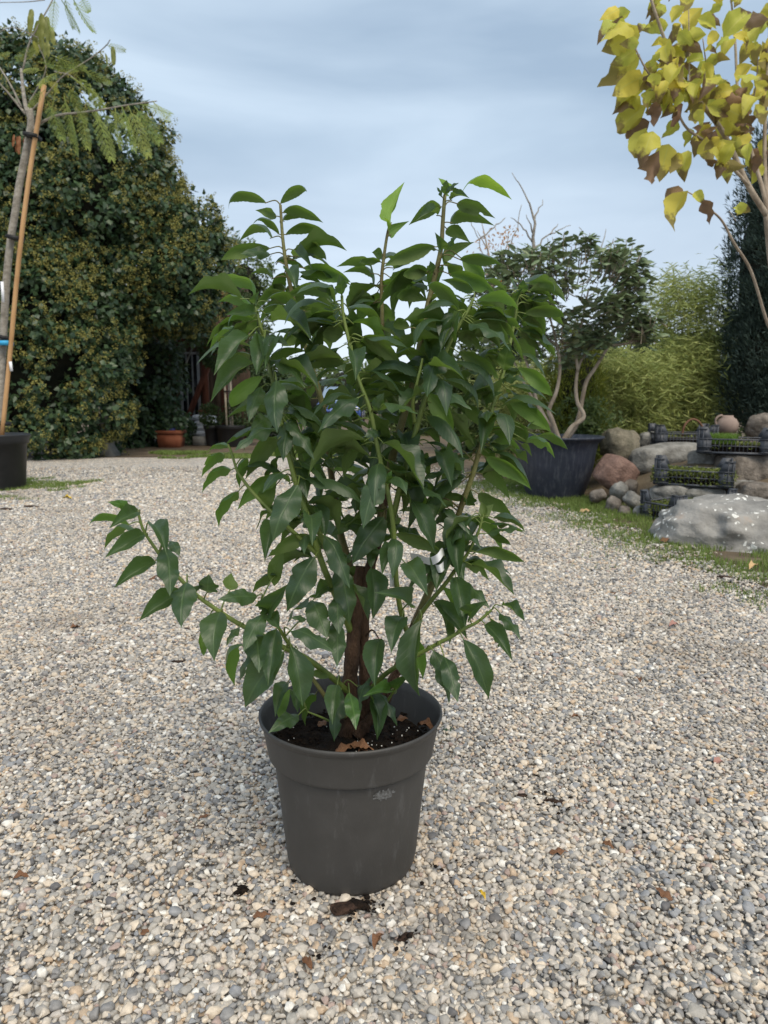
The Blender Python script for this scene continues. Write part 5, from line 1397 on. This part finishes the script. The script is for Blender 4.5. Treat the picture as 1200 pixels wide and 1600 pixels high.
conifer('dark_conifer', 'tall dark blue-green conifer at the right edge', (b[0], 9.0, 0), [ell(1212, 560, 9.0, 62, 115, .55), ell(1210, 420, 9.0, 54, 140, .5), ell(1206, 320, 9.0, 32, 100, .35)], 1300, 26, .11, .075, .012, M['yew'], .7)

def bamboo(name, label, base, vols, nleaf, ncul, L_, W_, mat='bamboo'):
    t = empty(name, base); tag(t, label, 'bamboo')
    cen = []
    for q in range(ncul):
        e = vols[rng.integers(len(vols))]
        top = e[0] + e[1] * np.array([rng.normal() * .5, rng.normal() * .5, .6 + .45 * rng.random()])
        b0 = np.array([e[0][0] + rng.normal() * e[1][0] * .45, e[0][1] + rng.normal() * e[1][1] * .4, 0.0])
        mid = (b0 + top) / 2 + np.array([0, 0, .1])
        arc = top + np.array([rng.normal() * .25, rng.normal() * .2, -.05])
        w = smooth_path([b0, mid, top, arc], 6)
        MB().tube(w, np.linspace(.010, .0025, len(w)), 5).build('culm', M['culm'], t, True)
        for k_ in range(nleaf // ncul // 6):
            p = w[min(len(w) - 1, int(len(w) * (.22 + .78 * rng.random())))]
            cen.append(p + rng.normal(size=3) * np.array([.14, .14, .11]))
    cen = np.array(cen); idx = np.repeat(np.arange(len(cen)), 6); n = len(idx)
    pos = cen[idx] + rng.normal(size=(n, 3)) * .05
    az = rng.random(n) * 6.283
    ax = unit(np.column_stack([np.cos(az), np.sin(az), -.75 + .9 * rng.random(n)]))
    leaves_obj('foliage', pos, ax, unit(rand_dirs(n) + np.array([0, -.2, .6])), L_ * (.6 + .7 * rng.random(n)), W_, M[mat], t, fold=.25, belly=.35, droop=.12)
    return t
b = P(1075, 690, 9.6)
bamboo('bamboo_clump', 'tall loose yellow-green bamboo left of the dark conifer', (b[0], 9.6, 0), [ell(1075, 560, 9.6, 60, 110, .5), ell(1120, 600, 9.6, 40, 80, .4), ell(1060, 620, 9.4, 50, 70, .4)], 15000, 46, .13, .015)
b = P(975, 690, 9.0)
bamboo('bamboo_clump', 'low dense golden bamboo behind the reddish stone', (b[0], 9.0, 0), [ell(975, 630, 9.0, 48, 62, .45), ell(1010, 640, 9.1, 40, 52, .4)], 11000, 40, .11, .013)
b = P(800, 690, 9.4)
bamboo('bamboo_clump', 'yellowish bamboo seen between laurel and blue tub', (b[0], 9.4, 0), [ell(800, 640, 9.4, 45, 50, .4)], 5000, 20, .11, .013)
shrub('background_shrub', 'dull green shrubbery far behind the bamboo', 'shrub', (P(1030, 690, 13)[0], 13, 0), [ell(1010, 600, 13, 70, 70, .8), ell(1110, 610, 13, 80, 60, .8), ell(930, 600, 12.5, 70, 80, .7)], 300, 30, .2, .12, .05, M['midleaf'], M['greybark'], inner=.85)
e_ = [ell(900, 685, 8.0, 30, 22, .25)]
shrub('low_shrub', 'low pale green shrub just behind the blue tub rim', 'shrub', (e_[0][0][0], 8.0, 0), [ell(912, 668, 8.1, 26, 34, .25)], 50, 24, .1, .06, .03, M['midleaf'], M['greybark'], inner=.7)

# bare twiggy tree behind
bt = empty('bare_tree', (P(830, 690, 13)[0], 13, 0)); tag(bt, 'leafless twiggy tree standing behind the viburnum', 'tree')
TW = [[(830, 690), (832, 520), (832, 440), (833, 380), (835, 345), (825, 310), (800, 270)], [(835, 345), (848, 312)], [(833, 380), (815, 352), (798, 340)], [(833, 392), (860, 366), (892, 352)], [(832, 470), (900, 450), (930, 420), (920, 385), (905, 355)], [(930, 420), (947, 358)], [(831, 520), (780, 470), (762, 430), (748, 375), (735, 338)], [(748, 375), (775, 352), (790, 340)], [(833, 365), (822, 335)], [(860, 366), (872, 350)], [(925, 400), (970, 372)], [(762, 430), (800, 380), (815, 320)], [(832, 420), (850, 395), (855, 372)], [(800, 450), (830, 410), (880, 395)]]
for i, pl in enumerate(TW):
    w = smooth_path([P(a, b_, 13 + (.3 if i % 2 else -.2) * q / len(pl)) for q, (a, b_) in enumerate(pl)], 5)
    w[1:-1] += rng.normal(size=(len(w) - 2, 3)) * .012
    MB().tube(w, np.linspace(.05 if i == 0 else .016, .005, len(w)), 6).build('trunk' if i == 0 else 'branch', M['greybark'], bt, True)
ot = empty('autumn_tree', (P(768, 690, 12)[0], 12, 0)); tag(ot, 'thin tree with a few orange leaves behind the laurel shoots', 'tree')
OT = [[(772, 690), (770, 520), (768, 430), (760, 380), (752, 345)], [(768, 430), (790, 390), (795, 360)], [(762, 390), (745, 360)], [(770, 450), (800, 420)]]
for i, pl in enumerate(OT):
    w = smooth_path([P(a, b_, 12) for a, b_ in pl], 5); MB().tube(w, np.linspace(.035 if i == 0 else .012, .004, len(w)), 6).build('trunk' if i == 0 else 'branch', M['palebark'], ot, True)
M['orange'] = leaf_mat('orange_leaf', (0.42, 0.17, 0.03), (0.5, 0.27, 0.05), (0.45, 0.22, 0.06), (0.6, 0.3, 0.05), .5, .35, .3, var='attr')
cen = np.array([P(a, b_, 12 + random.uniform(-.2, .2)) for a, b_ in [(790, 362), (796, 372), (780, 370), (788, 380), (770, 378), (775, 392), (762, 372), (800, 360), (760, 440), (768, 452), (775, 432), (756, 425), (785, 445), (750, 410), (742, 385)]])
idx = np.repeat(np.arange(len(cen)), 11); n = len(idx)
leaves_obj('crown', cen[idx] + rng.normal(size=(n, 3)) * .07, unit(rand_dirs(n) + [0, 0, -.5]), rand_dirs(n), .07, .025, M['orange'], ot)

# ------------------------------------------------------------------ plastic crates with seedlings
def crate(label, loc, rz, tilt=(0, 0), Lx=.60, Ly=.40, hh=.135, hc=.225):
    t = empty('plastic_crate', loc); t.rotation_euler = (tilt[0], tilt[1], rz); tag(t, label, 'crate', 'black plastic plant crates')
    def part(name, mb):
        me = mb.mesh(name); me.materials.append(M['cratep'])
        o = bpy.data.objects.new(name, me); COL.objects.link(o); o.parent = t
        return o
    mb = MB()
    for i in range(15): mb.box((-Lx / 2 + (i + .5) * Lx / 15, 0, .006), (.012, Ly - .02, .008))
    for i in range(9): mb.box((0, -Ly / 2 + (i + .5) * Ly / 9, .0105), (Lx - .02, .012, .008))
    part('floor', mb)
    for ax_, ln, off in ((0, Lx, -Ly / 2), (0, Lx, Ly / 2), (1, Ly, -Lx / 2), (1, Ly, Lx / 2)):
        mb = MB()
        def bx(u, z, lu, lz, th=.012, ou=0.0):
            c = (u, off + ou, z) if ax_ == 0 else (off + ou, u, z)
            mb.box(c, (lu, th, lz) if ax_ == 0 else (th, lu, lz))
        so = 1 if off > 0 else -1
        bx(0, hh - .006, ln - .002, .012, .022, so * .002); bx(0, .009, ln - .006, .018, .018, so * .001); bx(0, hh * .52, ln - .006, .007)
        ns = int(ln / .033)
        for i in range(ns + 1):
            bx(-ln / 2 + ln * i / ns * .992 + .003, hh / 2, .005, hh - .014, .008)
        part('side', mb)
    for sx in (-1, 1):
        for sy in (-1, 1):
            mb = MB()
            X0, Y0 = sx * (Lx / 2 + .006), sy * (Ly / 2 + .006)
            w0, w1 = .115, .070
            for (dx, dy) in ((1, 0), (0, 1)):
                def pt_(u, z): return (X0 - sx * u * dx, Y0 - sy * u * dy, z)
                nrm = np.array([0 if dx else sx, 0 if dy else sy, 0]) * .005
                def quadslab(a, b_, c, d_):
                    V = np.array([a, b_, c, d_]); V = np.concatenate([V, V + nrm]); mb.add(V, Q=[[0, 1, 2, 3], [7, 6, 5, 4], [0, 4, 5, 1], [1, 5, 6, 2], [2, 6, 7, 3], [3, 7, 4, 0]])
                quadslab(pt_(0, .0), pt_(w0 * .8, .0), pt_(w0, hh), pt_(0, hh))
                quadslab(pt_(0, hh + .001), pt_(w0, hh + .001), pt_(w1, hc), pt_(0, hc))
                for z in (.02, .06, hh, hc - .004):
                    wz = w0 if z <= hh else w1
                    a_ = np.array(pt_(-.004, z)) + nrm * 1.6; b2 = np.array(pt_(wz, z)) + nrm * 1.6
                    mb.bar(a_, b2, .010, .007)
                for u in (.004, .04, .075):
                    a_ = np.array(pt_(u, .002)) + nrm * 1.5; b2 = np.array(pt_(u, hc - .002 if u < .07 else hh)) + nrm * 1.5
                    mb.bar(a_, b2, .006, .006)
            part('corner', mb)
    return t
def in_crate(t, n, z0, lx, ly, fn):
    R3 = np.array(t.rotation_euler.to_matrix()); L3 = np.array(t.location)
    p = np.column_stack([(rng.random(n) - .5) * lx, (rng.random(n) - .5) * ly, np.full(n, z0)])
    return p @ R3.T + L3
def seedlings(t, label, n, h, kind, lx=.56, ly=.36, z0=.075, cover=None):
    p = in_crate(t, n, z0, lx, ly, None)
    if kind == 'grass':
        o = blades(p, h, .005, 'seedlings', label, lean=.5); o.data.materials.clear(); o.data.materials.append(M['lawnlet'])
        o['category'] = 'seedlings'
    else:
        az = rng.random(n) * 6.283
        ax = unit(np.column_stack([np.cos(az), np.sin(az), .1 + .8 * rng.random(n)]))
        p = p + np.column_stack([rng.normal(size=n) * .012, rng.normal(size=n) * .012, rng.random(n) * h - h * .9])
        o = leaves_obj('seedlings', p, ax, unit(rand_dirs(n) + [0, 0, .8]), .03, .014, M['moss'], None)
        tag(o, label, 'seedlings', None, 'stuff')
    # soil block in the crate
    return o
def soil_in(t, z, lx=.57, ly=.37):
    me = MB().box((0, 0, z / 2 + .01), (lx, ly, z)).mesh('soil'); me.materials.append(M['potsoil'])
    o = bpy.data.objects.new('soil', me); COL.objects.link(o); o.parent = t
cA = crate('upper black crate with bright grass seedlings on the ledge', tuple(P(1148, 697, 6.75) - [0, 0, .06]), R(-24), (0, 0))
cB = crate('middle black crate with mossy sedum spilling through its sides', tuple(P(1082, 748, 6.4) - [0, 0, .045]), R(-22), (0, .02))
cC = crate('lowest black crate standing behind the lichen boulder', tuple(P(1075, 797, 5.95) + [0.02, .05, -.06]), R(24), (0, -.04))
cD = crate('far black crate in shade behind the long grey boulder', tuple(P(1065, 688, 8.0) - [0, 0, .05]), R(-8), (0, 0))
for t, z in ((cA, .07), (cB, .075), (cC, .07), (cD, .06)): soil_in(t, z)
p = in_crate(cA, 2600, .085, .26, .30, None)
sh = np.array(cA.rotation_euler.to_matrix()) @ np.array([-.12, 0, 0])
o = blades(p + sh, .085, .004, 'seedlings', 'bright green grass seedlings in the upper crate', lean=.5); o.data.materials.clear(); o.data.materials.append(M['lawnlet']); o['category'] = 'seedlings'
seedlings(cA, 'sparse low seedlings at the right of the upper crate', 700, .05, 'moss', .55, .39, .085)
seedlings(cB, 'yellow-green sedum mat filling the middle crate', 4200, .12, 'moss', .64, .44, .12)
seedlings(cC, 'green sedum seedlings in the lowest crate', 3400, .10, 'moss', .62, .42, .115)
# rusty hoop and clay jug behind
w = [P(1066 + 17 * (1 - math.cos(a)) , 682 - 27 * math.sin(a), 7.9) for a in np.linspace(0, math.pi, 18)]
tag(MB().tube(w, .012, 8).build('iron_hoop', M['rust'], None, True), 'rusty iron hoop standing behind the upper crate', 'hoop')
jg = empty('clay_jug', P(1140, 672, 8.0)); tag(jg, 'pinkish clay jug with loop handle behind the upper crate', 'jug')
jc = P(1136, 668, 8.0); jc[2] -= .06
MB().lathe([(0, 0), (.08, 0), (.11, .05), (.115, .10), (.09, .15), (.06, .17), (.055, .19), (.045, .18), (0, .17)], 28, jc).build('body', M['pinkclay'], jg, True)
w = [jc + np.array([-.06 - .07 * math.sin(a), 0, .13 - .06 * math.cos(a)]) for a in np.linspace(0, math.pi, 12)]
MB().tube(w, .013, 8).build('handle', M['pinkclay'], jg, True)

# ------------------------------------------------------------------ catalpa in autumn colour, top right
YK = 5.3
bk = P(1236, 830, YK + .25)
cat = empty('catalpa_tree', (bk[0], YK + .25, 0)); tag(cat, 'catalpa tree with yellow and browning leaves, top right', 'tree')
CB = [([(1240, 842, .25), (1226, 640, .2), (1216, 480, .1), (1206, 400, .05), (1199, 335, 0)], .045, .026), ([(1199, 338, 0), (1167, 286, -.05), (1133, 213, -.1), (1100, 167, -.15), (1080, 143, -.2), (1050, 100, -.25), (1040, 67, -.25), (1020, 8, -.3), (1010, -30, -.3)], .020, .007),
      ([(1172, 292, -.05), (1117, 233, -.15), (1073, 200, -.3), (1057, 167, -.35), (1050, 150, -.4)], .011, .005), ([(1080, 143, -.2), (1033, 123, -.35), (1013, 114, -.4), (985, 60, -.45)], .009, .004), ([(1077, 143, -.2), (1077, 80, -.15), (1076, 15, -.1)], .006, .003),
      ([(1200, 335, 0), (1190, 290, .05), (1163, 200, .15), (1153, 150, .2), (1148, 55, .3), (1140, -20, .35)], .016, .006), ([(1201, 340, 0), (1196, 280, .1), (1195, 200, .2), (1200, 100, .3), (1205, 0, .4)], .018, .008), ([(1214, 520, .1), (1200, 507, .05), (1174, 425, -.1), (1147, 380, -.2), (1128, 345, -.25), (1108, 326, -.3), (1095, 312, -.3), (1075, 300, -.32)], .012, .004),
      ([(1133, 213, -.1), (1130, 170, -.05), (1120, 130, 0)], .006, .003), ([(1150, 345, 0), (1140, 330, 0)], .003, .002), ([(1100, 167, -.15), (1105, 120, -.2), (1098, 60, -.25)], .007, .003), ([(1163, 200, .15), (1180, 140, 0), (1185, 80, -.1)], .007, .003)]
for i, (pl, r0, r1) in enumerate(CB):
    w = smooth_path([P(a, b_, YK + d_) for a, b_, d_ in pl], 6)
    MB().tube(w, np.linspace(r0, r1, len(w)), 8).build('trunk' if i == 0 else 'branch', M['palebark'], cat, True)
CLV = []
for q, (a_, f_, w_) in enumerate(((.14, -.7, .22), (.20, .7, .18), (.12, -1.0, .3), (.18, 1.0, .25))):
    me = leaf_mesh('leaf', a_, f_, w_, 60 + q, serr=.01, nseg=9, wexp=(.50, 1.05), twist=(.8, -.7, 1.1, -.5)[q], bite=(.55, .7, 1, .6) if q == 2 else None); me.materials.append(M['catalpa']); CLV.append(me)
M['catalpadry'] = leaf_mat('withered_catalpa_leaf', (0.17, 0.095, 0.06), (0.30, 0.20, 0.09), (0.20, 0.13, 0.09), (0.3, 0.2, 0.1), 0.6, 0.2, 0.25, var='object')
CLD = []
for q, (a_, f_, w_) in enumerate(((.24, -1.2, .4), (.18, 1.3, .45))):
    me = leaf_mesh('leaf', a_, f_, w_, 70 + q, serr=.03, nseg=9, wexp=(.6, .9), twist=(1.3, -1.2)[q], bite=(.5, .7, 1, .5)); me.materials.append(M['catalpadry']); CLD.append(me)
# traced outline leaves
CT = """968 15 938 32|985 18 955 38|990 40 938 66|975 45 935 70|1000 55 942 78|995 75 955 100|985 100 935 135|1000 85 965 120|1005 120 958 148|1010 130 962 172|1000 150 958 178|1010 165 966 205|1015 190 980 216|1010 200 992 245|1020 205 1000 262|1030 235 1018 284|1045 225 1030 282|1075 235 1070 283|1065 240 1048 270|1035 15 1010 30|1040 8 1015 35|1070 10 1050 34|1060 50 1085 72|1090 30 1118 45|1100 25 1125 40|1035 60 1018 72|1120 75 1140 55|1100 80 1120 85|1060 290 1042 335|1075 298 1056 360|1100 312 1108 350|1085 300 1100 320|1150 322 1172 330|1145 325 1150 338|1130 250 1120 280|1140 180 1165 205|1135 170 1172 190|1180 130 1200 140|1150 120 1190 125|1105 165 1140 180|1125 215 1100 235|1110 190 1090 215|1060 190 1035 215|1045 140 1035 180|1030 120 1000 140|1060 110 1020 110|1100 110 1075 130|1130 60 1170 20|1150 40 1200 30"""
cnt = 0
for s in CT.split('|'):
    dry_ = float(s.split()[3]) > 205 and random.random() < .33
    place_leaf('leaf', CLD[cnt % 2] if dry_ else CLV[cnt % 4], list(map(float, s.split())), cat, YK - .3 + random.uniform(-.12, .12), side='U' if random.random() < .5 else 'D', wr=.58, roll=.35, dz=random.uniform(-.05, .05), Lmul=1.05); cnt += 1
branch_pts = []
for pl, r0, r1 in CB[1:]:
    branch_pts += [tuple(x) for x in smooth_path([(a, b_, d_) for a, b_, d_ in pl], 6)]
branch_pts = [b_ for b_ in branch_pts if b_[1] < 262]
for q in range(165):
    bp_ = random.choice(branch_pts)
    x, y = bp_[0] + random.gauss(0, 22), bp_[1] + random.gauss(-6, 20)
    lim = 938 + max(0, (y - 60)) * .36
    if x < lim + 22 or y > 262 or (x < 1110 and y > 225): continue
    L_ = random.uniform(26, 44)
    an = R(random.gauss(100, 32)) if random.random() < .7 else R(random.uniform(0, 360))
    dry_ = random.random() < (.26 if y > 150 else .04)
    place_leaf('leaf', CLD[q % 2] if dry_ else CLV[q % 4], (x, y, x + L_ * math.cos(an), y + L_ * math.sin(an)), cat, YK + bp_[2] + random.gauss(0, .14), side='U' if random.random() < .5 else 'D', wr=.58, roll=.45, dz=random.uniform(-.10, .10)); cnt += 1

# ------------------------------------------------------------------ litter on the gravel
def litter_leaf(px, py, L_, W_, label, rz=None, mat='deadleaf', z=.016, var=0):
    me = leaf_mesh('dead_leaf', .10 + .05 * (var % 3), .9 if var % 2 else -.5, .35, 80 + var, serr=.02, nseg=10)
    me.materials.append(M[mat])
    o = bpy.data.objects.new('dead_leaf', me); COL.objects.link(o)
    p = P(px, py, gY(py)); o.location = (p[0], p[1], z)
    o.rotation_euler = (random.uniform(-.2, .2), random.uniform(-.15, .1), rz if rz is not None else random.random() * 6.28)
    o.scale = (L_, W_, L_)
    return tag(o, label, 'leaf', 'withered leaves on the ground')
M['tanleaf'] = pm('tan_leaf', (0.42, 0.27, 0.12), (0.55, 0.40, 0.22), 30, .6)
M['pinkleaf'] = pm('pale_red_leaf', (0.30, 0.15, 0.12), (0.38, 0.21, 0.17), 30, .6)
M['yellowleaf'] = pm('yellow_leaf', (0.55, 0.38, 0.04), (0.62, 0.45, 0.07), 30, .6)
litter_leaf(1115, 1203, .034, .022, 'flat dusty red leaf on the gravel at right', .4, 'pinkleaf', .017, 1)
litter_leaf(1112, 1268, .032, .026, 'crumpled tan leaf on the gravel at right', 1.0, 'tanleaf', .018, 2)
litter_leaf(488, 1530, .035, .014, 'narrow rust-brown leaf below the pot', 2.2, 'deadleaf', .018, 3)
litter_leaf(858, 1345, .045, .02, 'brown withered leaf right of the pot', .2, 'deadleaf', .018, 4)
litter_leaf(20, 1388, .035, .016, 'curled brown leaf at the left edge', .3, 'deadleaf', .018, 5)
litter_leaf(222, 1475, .022, .016, 'small dark red-brown leaf at lower left', 1.2, 'deadleaf', .018, 6)
litter_leaf(97, 782, .10, .07, 'bright yellow leaf lying near the black tub', .2, 'yellowleaf', .012, 7)
litter_leaf(230, 912, .14, .028, 'long reddish dry leaf on gravel under the left branch', .05, 'deadleaf', .014, 8)
litter_leaf(110, 988, .045, .03, 'dark brown crumpled leaf on gravel at left', .8, 'deadleaf', .014, 9)
litter_leaf(695, 1152, .05, .03, 'fallen green leaf beside the pot', 1.2, 'laurel', .016, 10)
litter_leaf(1045, 984, .05, .03, 'dull red leaf on gravel near the grass', .2, 'pinkleaf', .014, 11)
litter_leaf(1030, 852, .13, .05, 'rust-red leaf before the lichen boulder', .2, 'deadleaf', .03, 12)
litter_leaf(1170, 898, .09, .04, 'orange-brown leaf in the grass at the right edge', .6, 'tanleaf', .03, 13)
litter_leaf(905, 805, .12, .05, 'tan leaf in the grass below the blue tub', .3, 'tanleaf', .03, 14)
litter_leaf(758, 1600 - 180, .03, .008, 'thin straw-yellow leaf on the gravel right of the pot', 2.0, 'yellowleaf', .018, 15)
for q, (px, py, L_, W_, mt, lab) in enumerate([(395, 1445, .035, .015, 'deadleaf', 'small dry brown leaf left of the pot front'), (585, 1500, .04, .016, 'deadleaf', 'dry curled leaf below the bark slab'), (1050, 1420, .04, .02, 'deadleaf', 'dark dry leaf on gravel at lower right'),
        (905, 1130, .03, .014, 'deadleaf', 'tiny red-brown leaf on gravel right of the plant'), (1170, 1245, .035, .016, 'tanleaf', 'small tan leaf at the right edge of the gravel'), (940, 1330, .03, .014, 'deadleaf', 'brown leaf fragment right of the long bark piece'), (310, 1290, .03, .012, 'deadleaf', 'thin brown leaf on gravel left of the pot'), (1000, 1075, .04, .016, 'deadleaf', 'brown sliver of leaf on the mid gravel at right')]):
    litter_leaf(px, py, L_, W_, lab, q * 1.1, mt, .018, 40 + q)
def chip(px, py, size, label, rz, mat='barkchip', seed=0, z=.016, rough=.45):
    o = link('bark_piece', hull_mesh('bark_piece', 16, seed, [x / 2 for x in size], bevel=min(size) * .08), None, M[mat])
    p = P(px, py, gY(py)); o.location = (p[0], p[1], z); o.rotation_euler = (random.uniform(-.2, .2), random.uniform(-.15, .15), rz)
    return tag(o, label, 'bark', 'bark and twig scraps on the gravel')
chip(536, 1436, (.060, .042, .014), 'brown bark slab against the front of the pot', .3, seed=61, z=.022)
chip(560, 1424, (.06, .03, .012), 'dark soil clod spilled at the pot front', -.2, 'potsoil', 62, .016)
chip(636, 1476, (.05, .018, .014), 'black bark strip in front of the pot', .5, seed=63)
chip(868, 1262, (.085, .022, .014), 'long dark bark piece on the gravel right of the pot', -.1, seed=64)
chip(815, 1252, (.03, .016, .01), 'short dark bark bit left of the long bark piece', -.2, seed=65)
chip(376, 1402, (.04, .025, .014), 'dark clod left of the pot foot', .6, 'potsoil', 66)
chip(280, 1040, (.065, .02, .01), 'flat brown bark flake on gravel under the left leaves', .0, seed=67)
chip(975, 932, (.17, .022, .016), 'long brown stick lying near the grass edge', -.1, 'deadleaf', 68, .016, .2)
chip(1010, 880, (.06, .03, .015), 'dark bark bit at the grass edge', .2, seed=69)
chip(55, 795, (.22, .09, .03), 'dark twiggy scrap on gravel near the black tub', .4, seed=70)
chip(10, 800, (.16, .10, .05), 'dark clod at the left edge below the tub', .1, seed=71)
chip(198, 762, (.10, .07, .05), 'small black clod on the far gravel', .2, seed=72)
chip(1130, 906, (.11, .035, .02), 'dark brown bark piece in grass at right', -.2, seed=73)
chip(766, 1488, (.026, .022, .016), 'larger blue-grey speckled stone in the gravel', .3, 'granite', 74, .016, .15)
chip(1178, 1295, (.03, .024, .02), 'larger brown stone in the gravel at right', .3, 'brownrock', 75, .016, .15)
for o in list(COL.objects):
    if o.name.startswith('bark_piece') and 'stone in the gravel' in o.get('label', ''):
        o.name = 'gravel_stone'; o['category'] = 'stone'; del o['group']
# spilled potting soil round the pot and worn dirt spots
cr = MB()
for px, py, n_, sp in ((565, 1430, 34, .022), (372, 1402, 16, .015), (640, 1478, 10, .014), (515, 1505, 6, .018), (155, 1400, 8, .03), (470, 1400, 10, .03), (868, 1264, 16, .03), (1140, 1375, 14, .03), (700, 1370, 14, .03)):
    c = P(px, py, gY(py))
    for q in range(n_):
        s_ = random.uniform(.0015, .0055) * (1.4 if q % 9 == 0 else 1)
        V0, T0 = ico(1)
        V = V0 * (1 + .3 * rng.normal(size=(len(V0), 1))) * np.array([s_, s_ * random.uniform(.5, 1), s_ * .6])
        cr.add(V + np.array([c[0] + random.gauss(0, sp), c[1] + random.gauss(0, sp), .017 + random.random() * .004]), T=T0)
tag(cr.build('soil_crumbs', M['potsoil']), 'dark soil crumbs spilled on the gravel round the pot', 'soil', kind='stuff')
# withered leaves lying on the pot's soil
for i, (px, py, L_, W_, rz, lab) in enumerate([(525, 1170, .045, .022, .4, 'curled red-brown leaf on the potting soil left of the trunk'), (575, 1172, .05, .03, 2.6, 'crumpled tan-brown leaf on the soil in front of the trunk'),
        (618, 1135, .05, .02, -.9, 'upright tan leaf on the potting soil right of the trunk'), (655, 1142, .05, .022, -.7, 'rust-brown leaf against the right pot wall'), (492, 1138, .03, .02, 1.0, 'grey-brown leaf on the soil at left'), (560, 1178, .035, .018, .1, 'brown leaf at the front of the potting soil')]):
    p = P(px, py, 1.45 - .06 * (py - 1120) / 50)
    o = litter_leaf(px, py, L_, W_, lab, rz, 'deadleaf', POT[2] + .285, 20 + i)
    o.location = (P(px, py, 1.40)[0], 1.45 + (.03 if py < 1150 else -.085), POT[2] + .283 + (.01 if i == 2 else 0))
    if i == 2: o.rotation_euler = (.5, -.5, rz)
    o['group'] = 'withered leaves on the potting soil'

# ------------------------------------------------------------------ distant wood closing the horizon
wx = np.linspace(-130, 130, 90)
wv = [(np.array([x + random.uniform(-1, 1), 70 + 10 * math.sin(x * .07) + random.uniform(-2, 2), 1.2]), np.array([2.6, 2.0, random.uniform(2.0, 3.6)])) for x in wx]
cp = np.concatenate([e[0] + unit(rng.normal(size=(26, 3)) + [0, -.6, .3]) * e[1] for e in wv]); cp[:, 2] = np.abs(cp[:, 2])
cn = unit(cp - np.repeat(np.array([e[0] for e in wv]), 26, 0))
pos, dr, _ = clump_leaves(cp, cn, 16, .8); n = len(pos)
V, T = leaf_quads(pos, unit(dr + rand_dirs(n)), unit(dr + rand_dirs(n) * .6), .55, .32)
o = link('distant_wood', mesh_np('distant_wood', V, T, attr=np.repeat(rng.random(n), 2)), None, M['midleaf'])
tag(o, 'low line of far-off trees along the horizon', 'wood', kind='stuff')
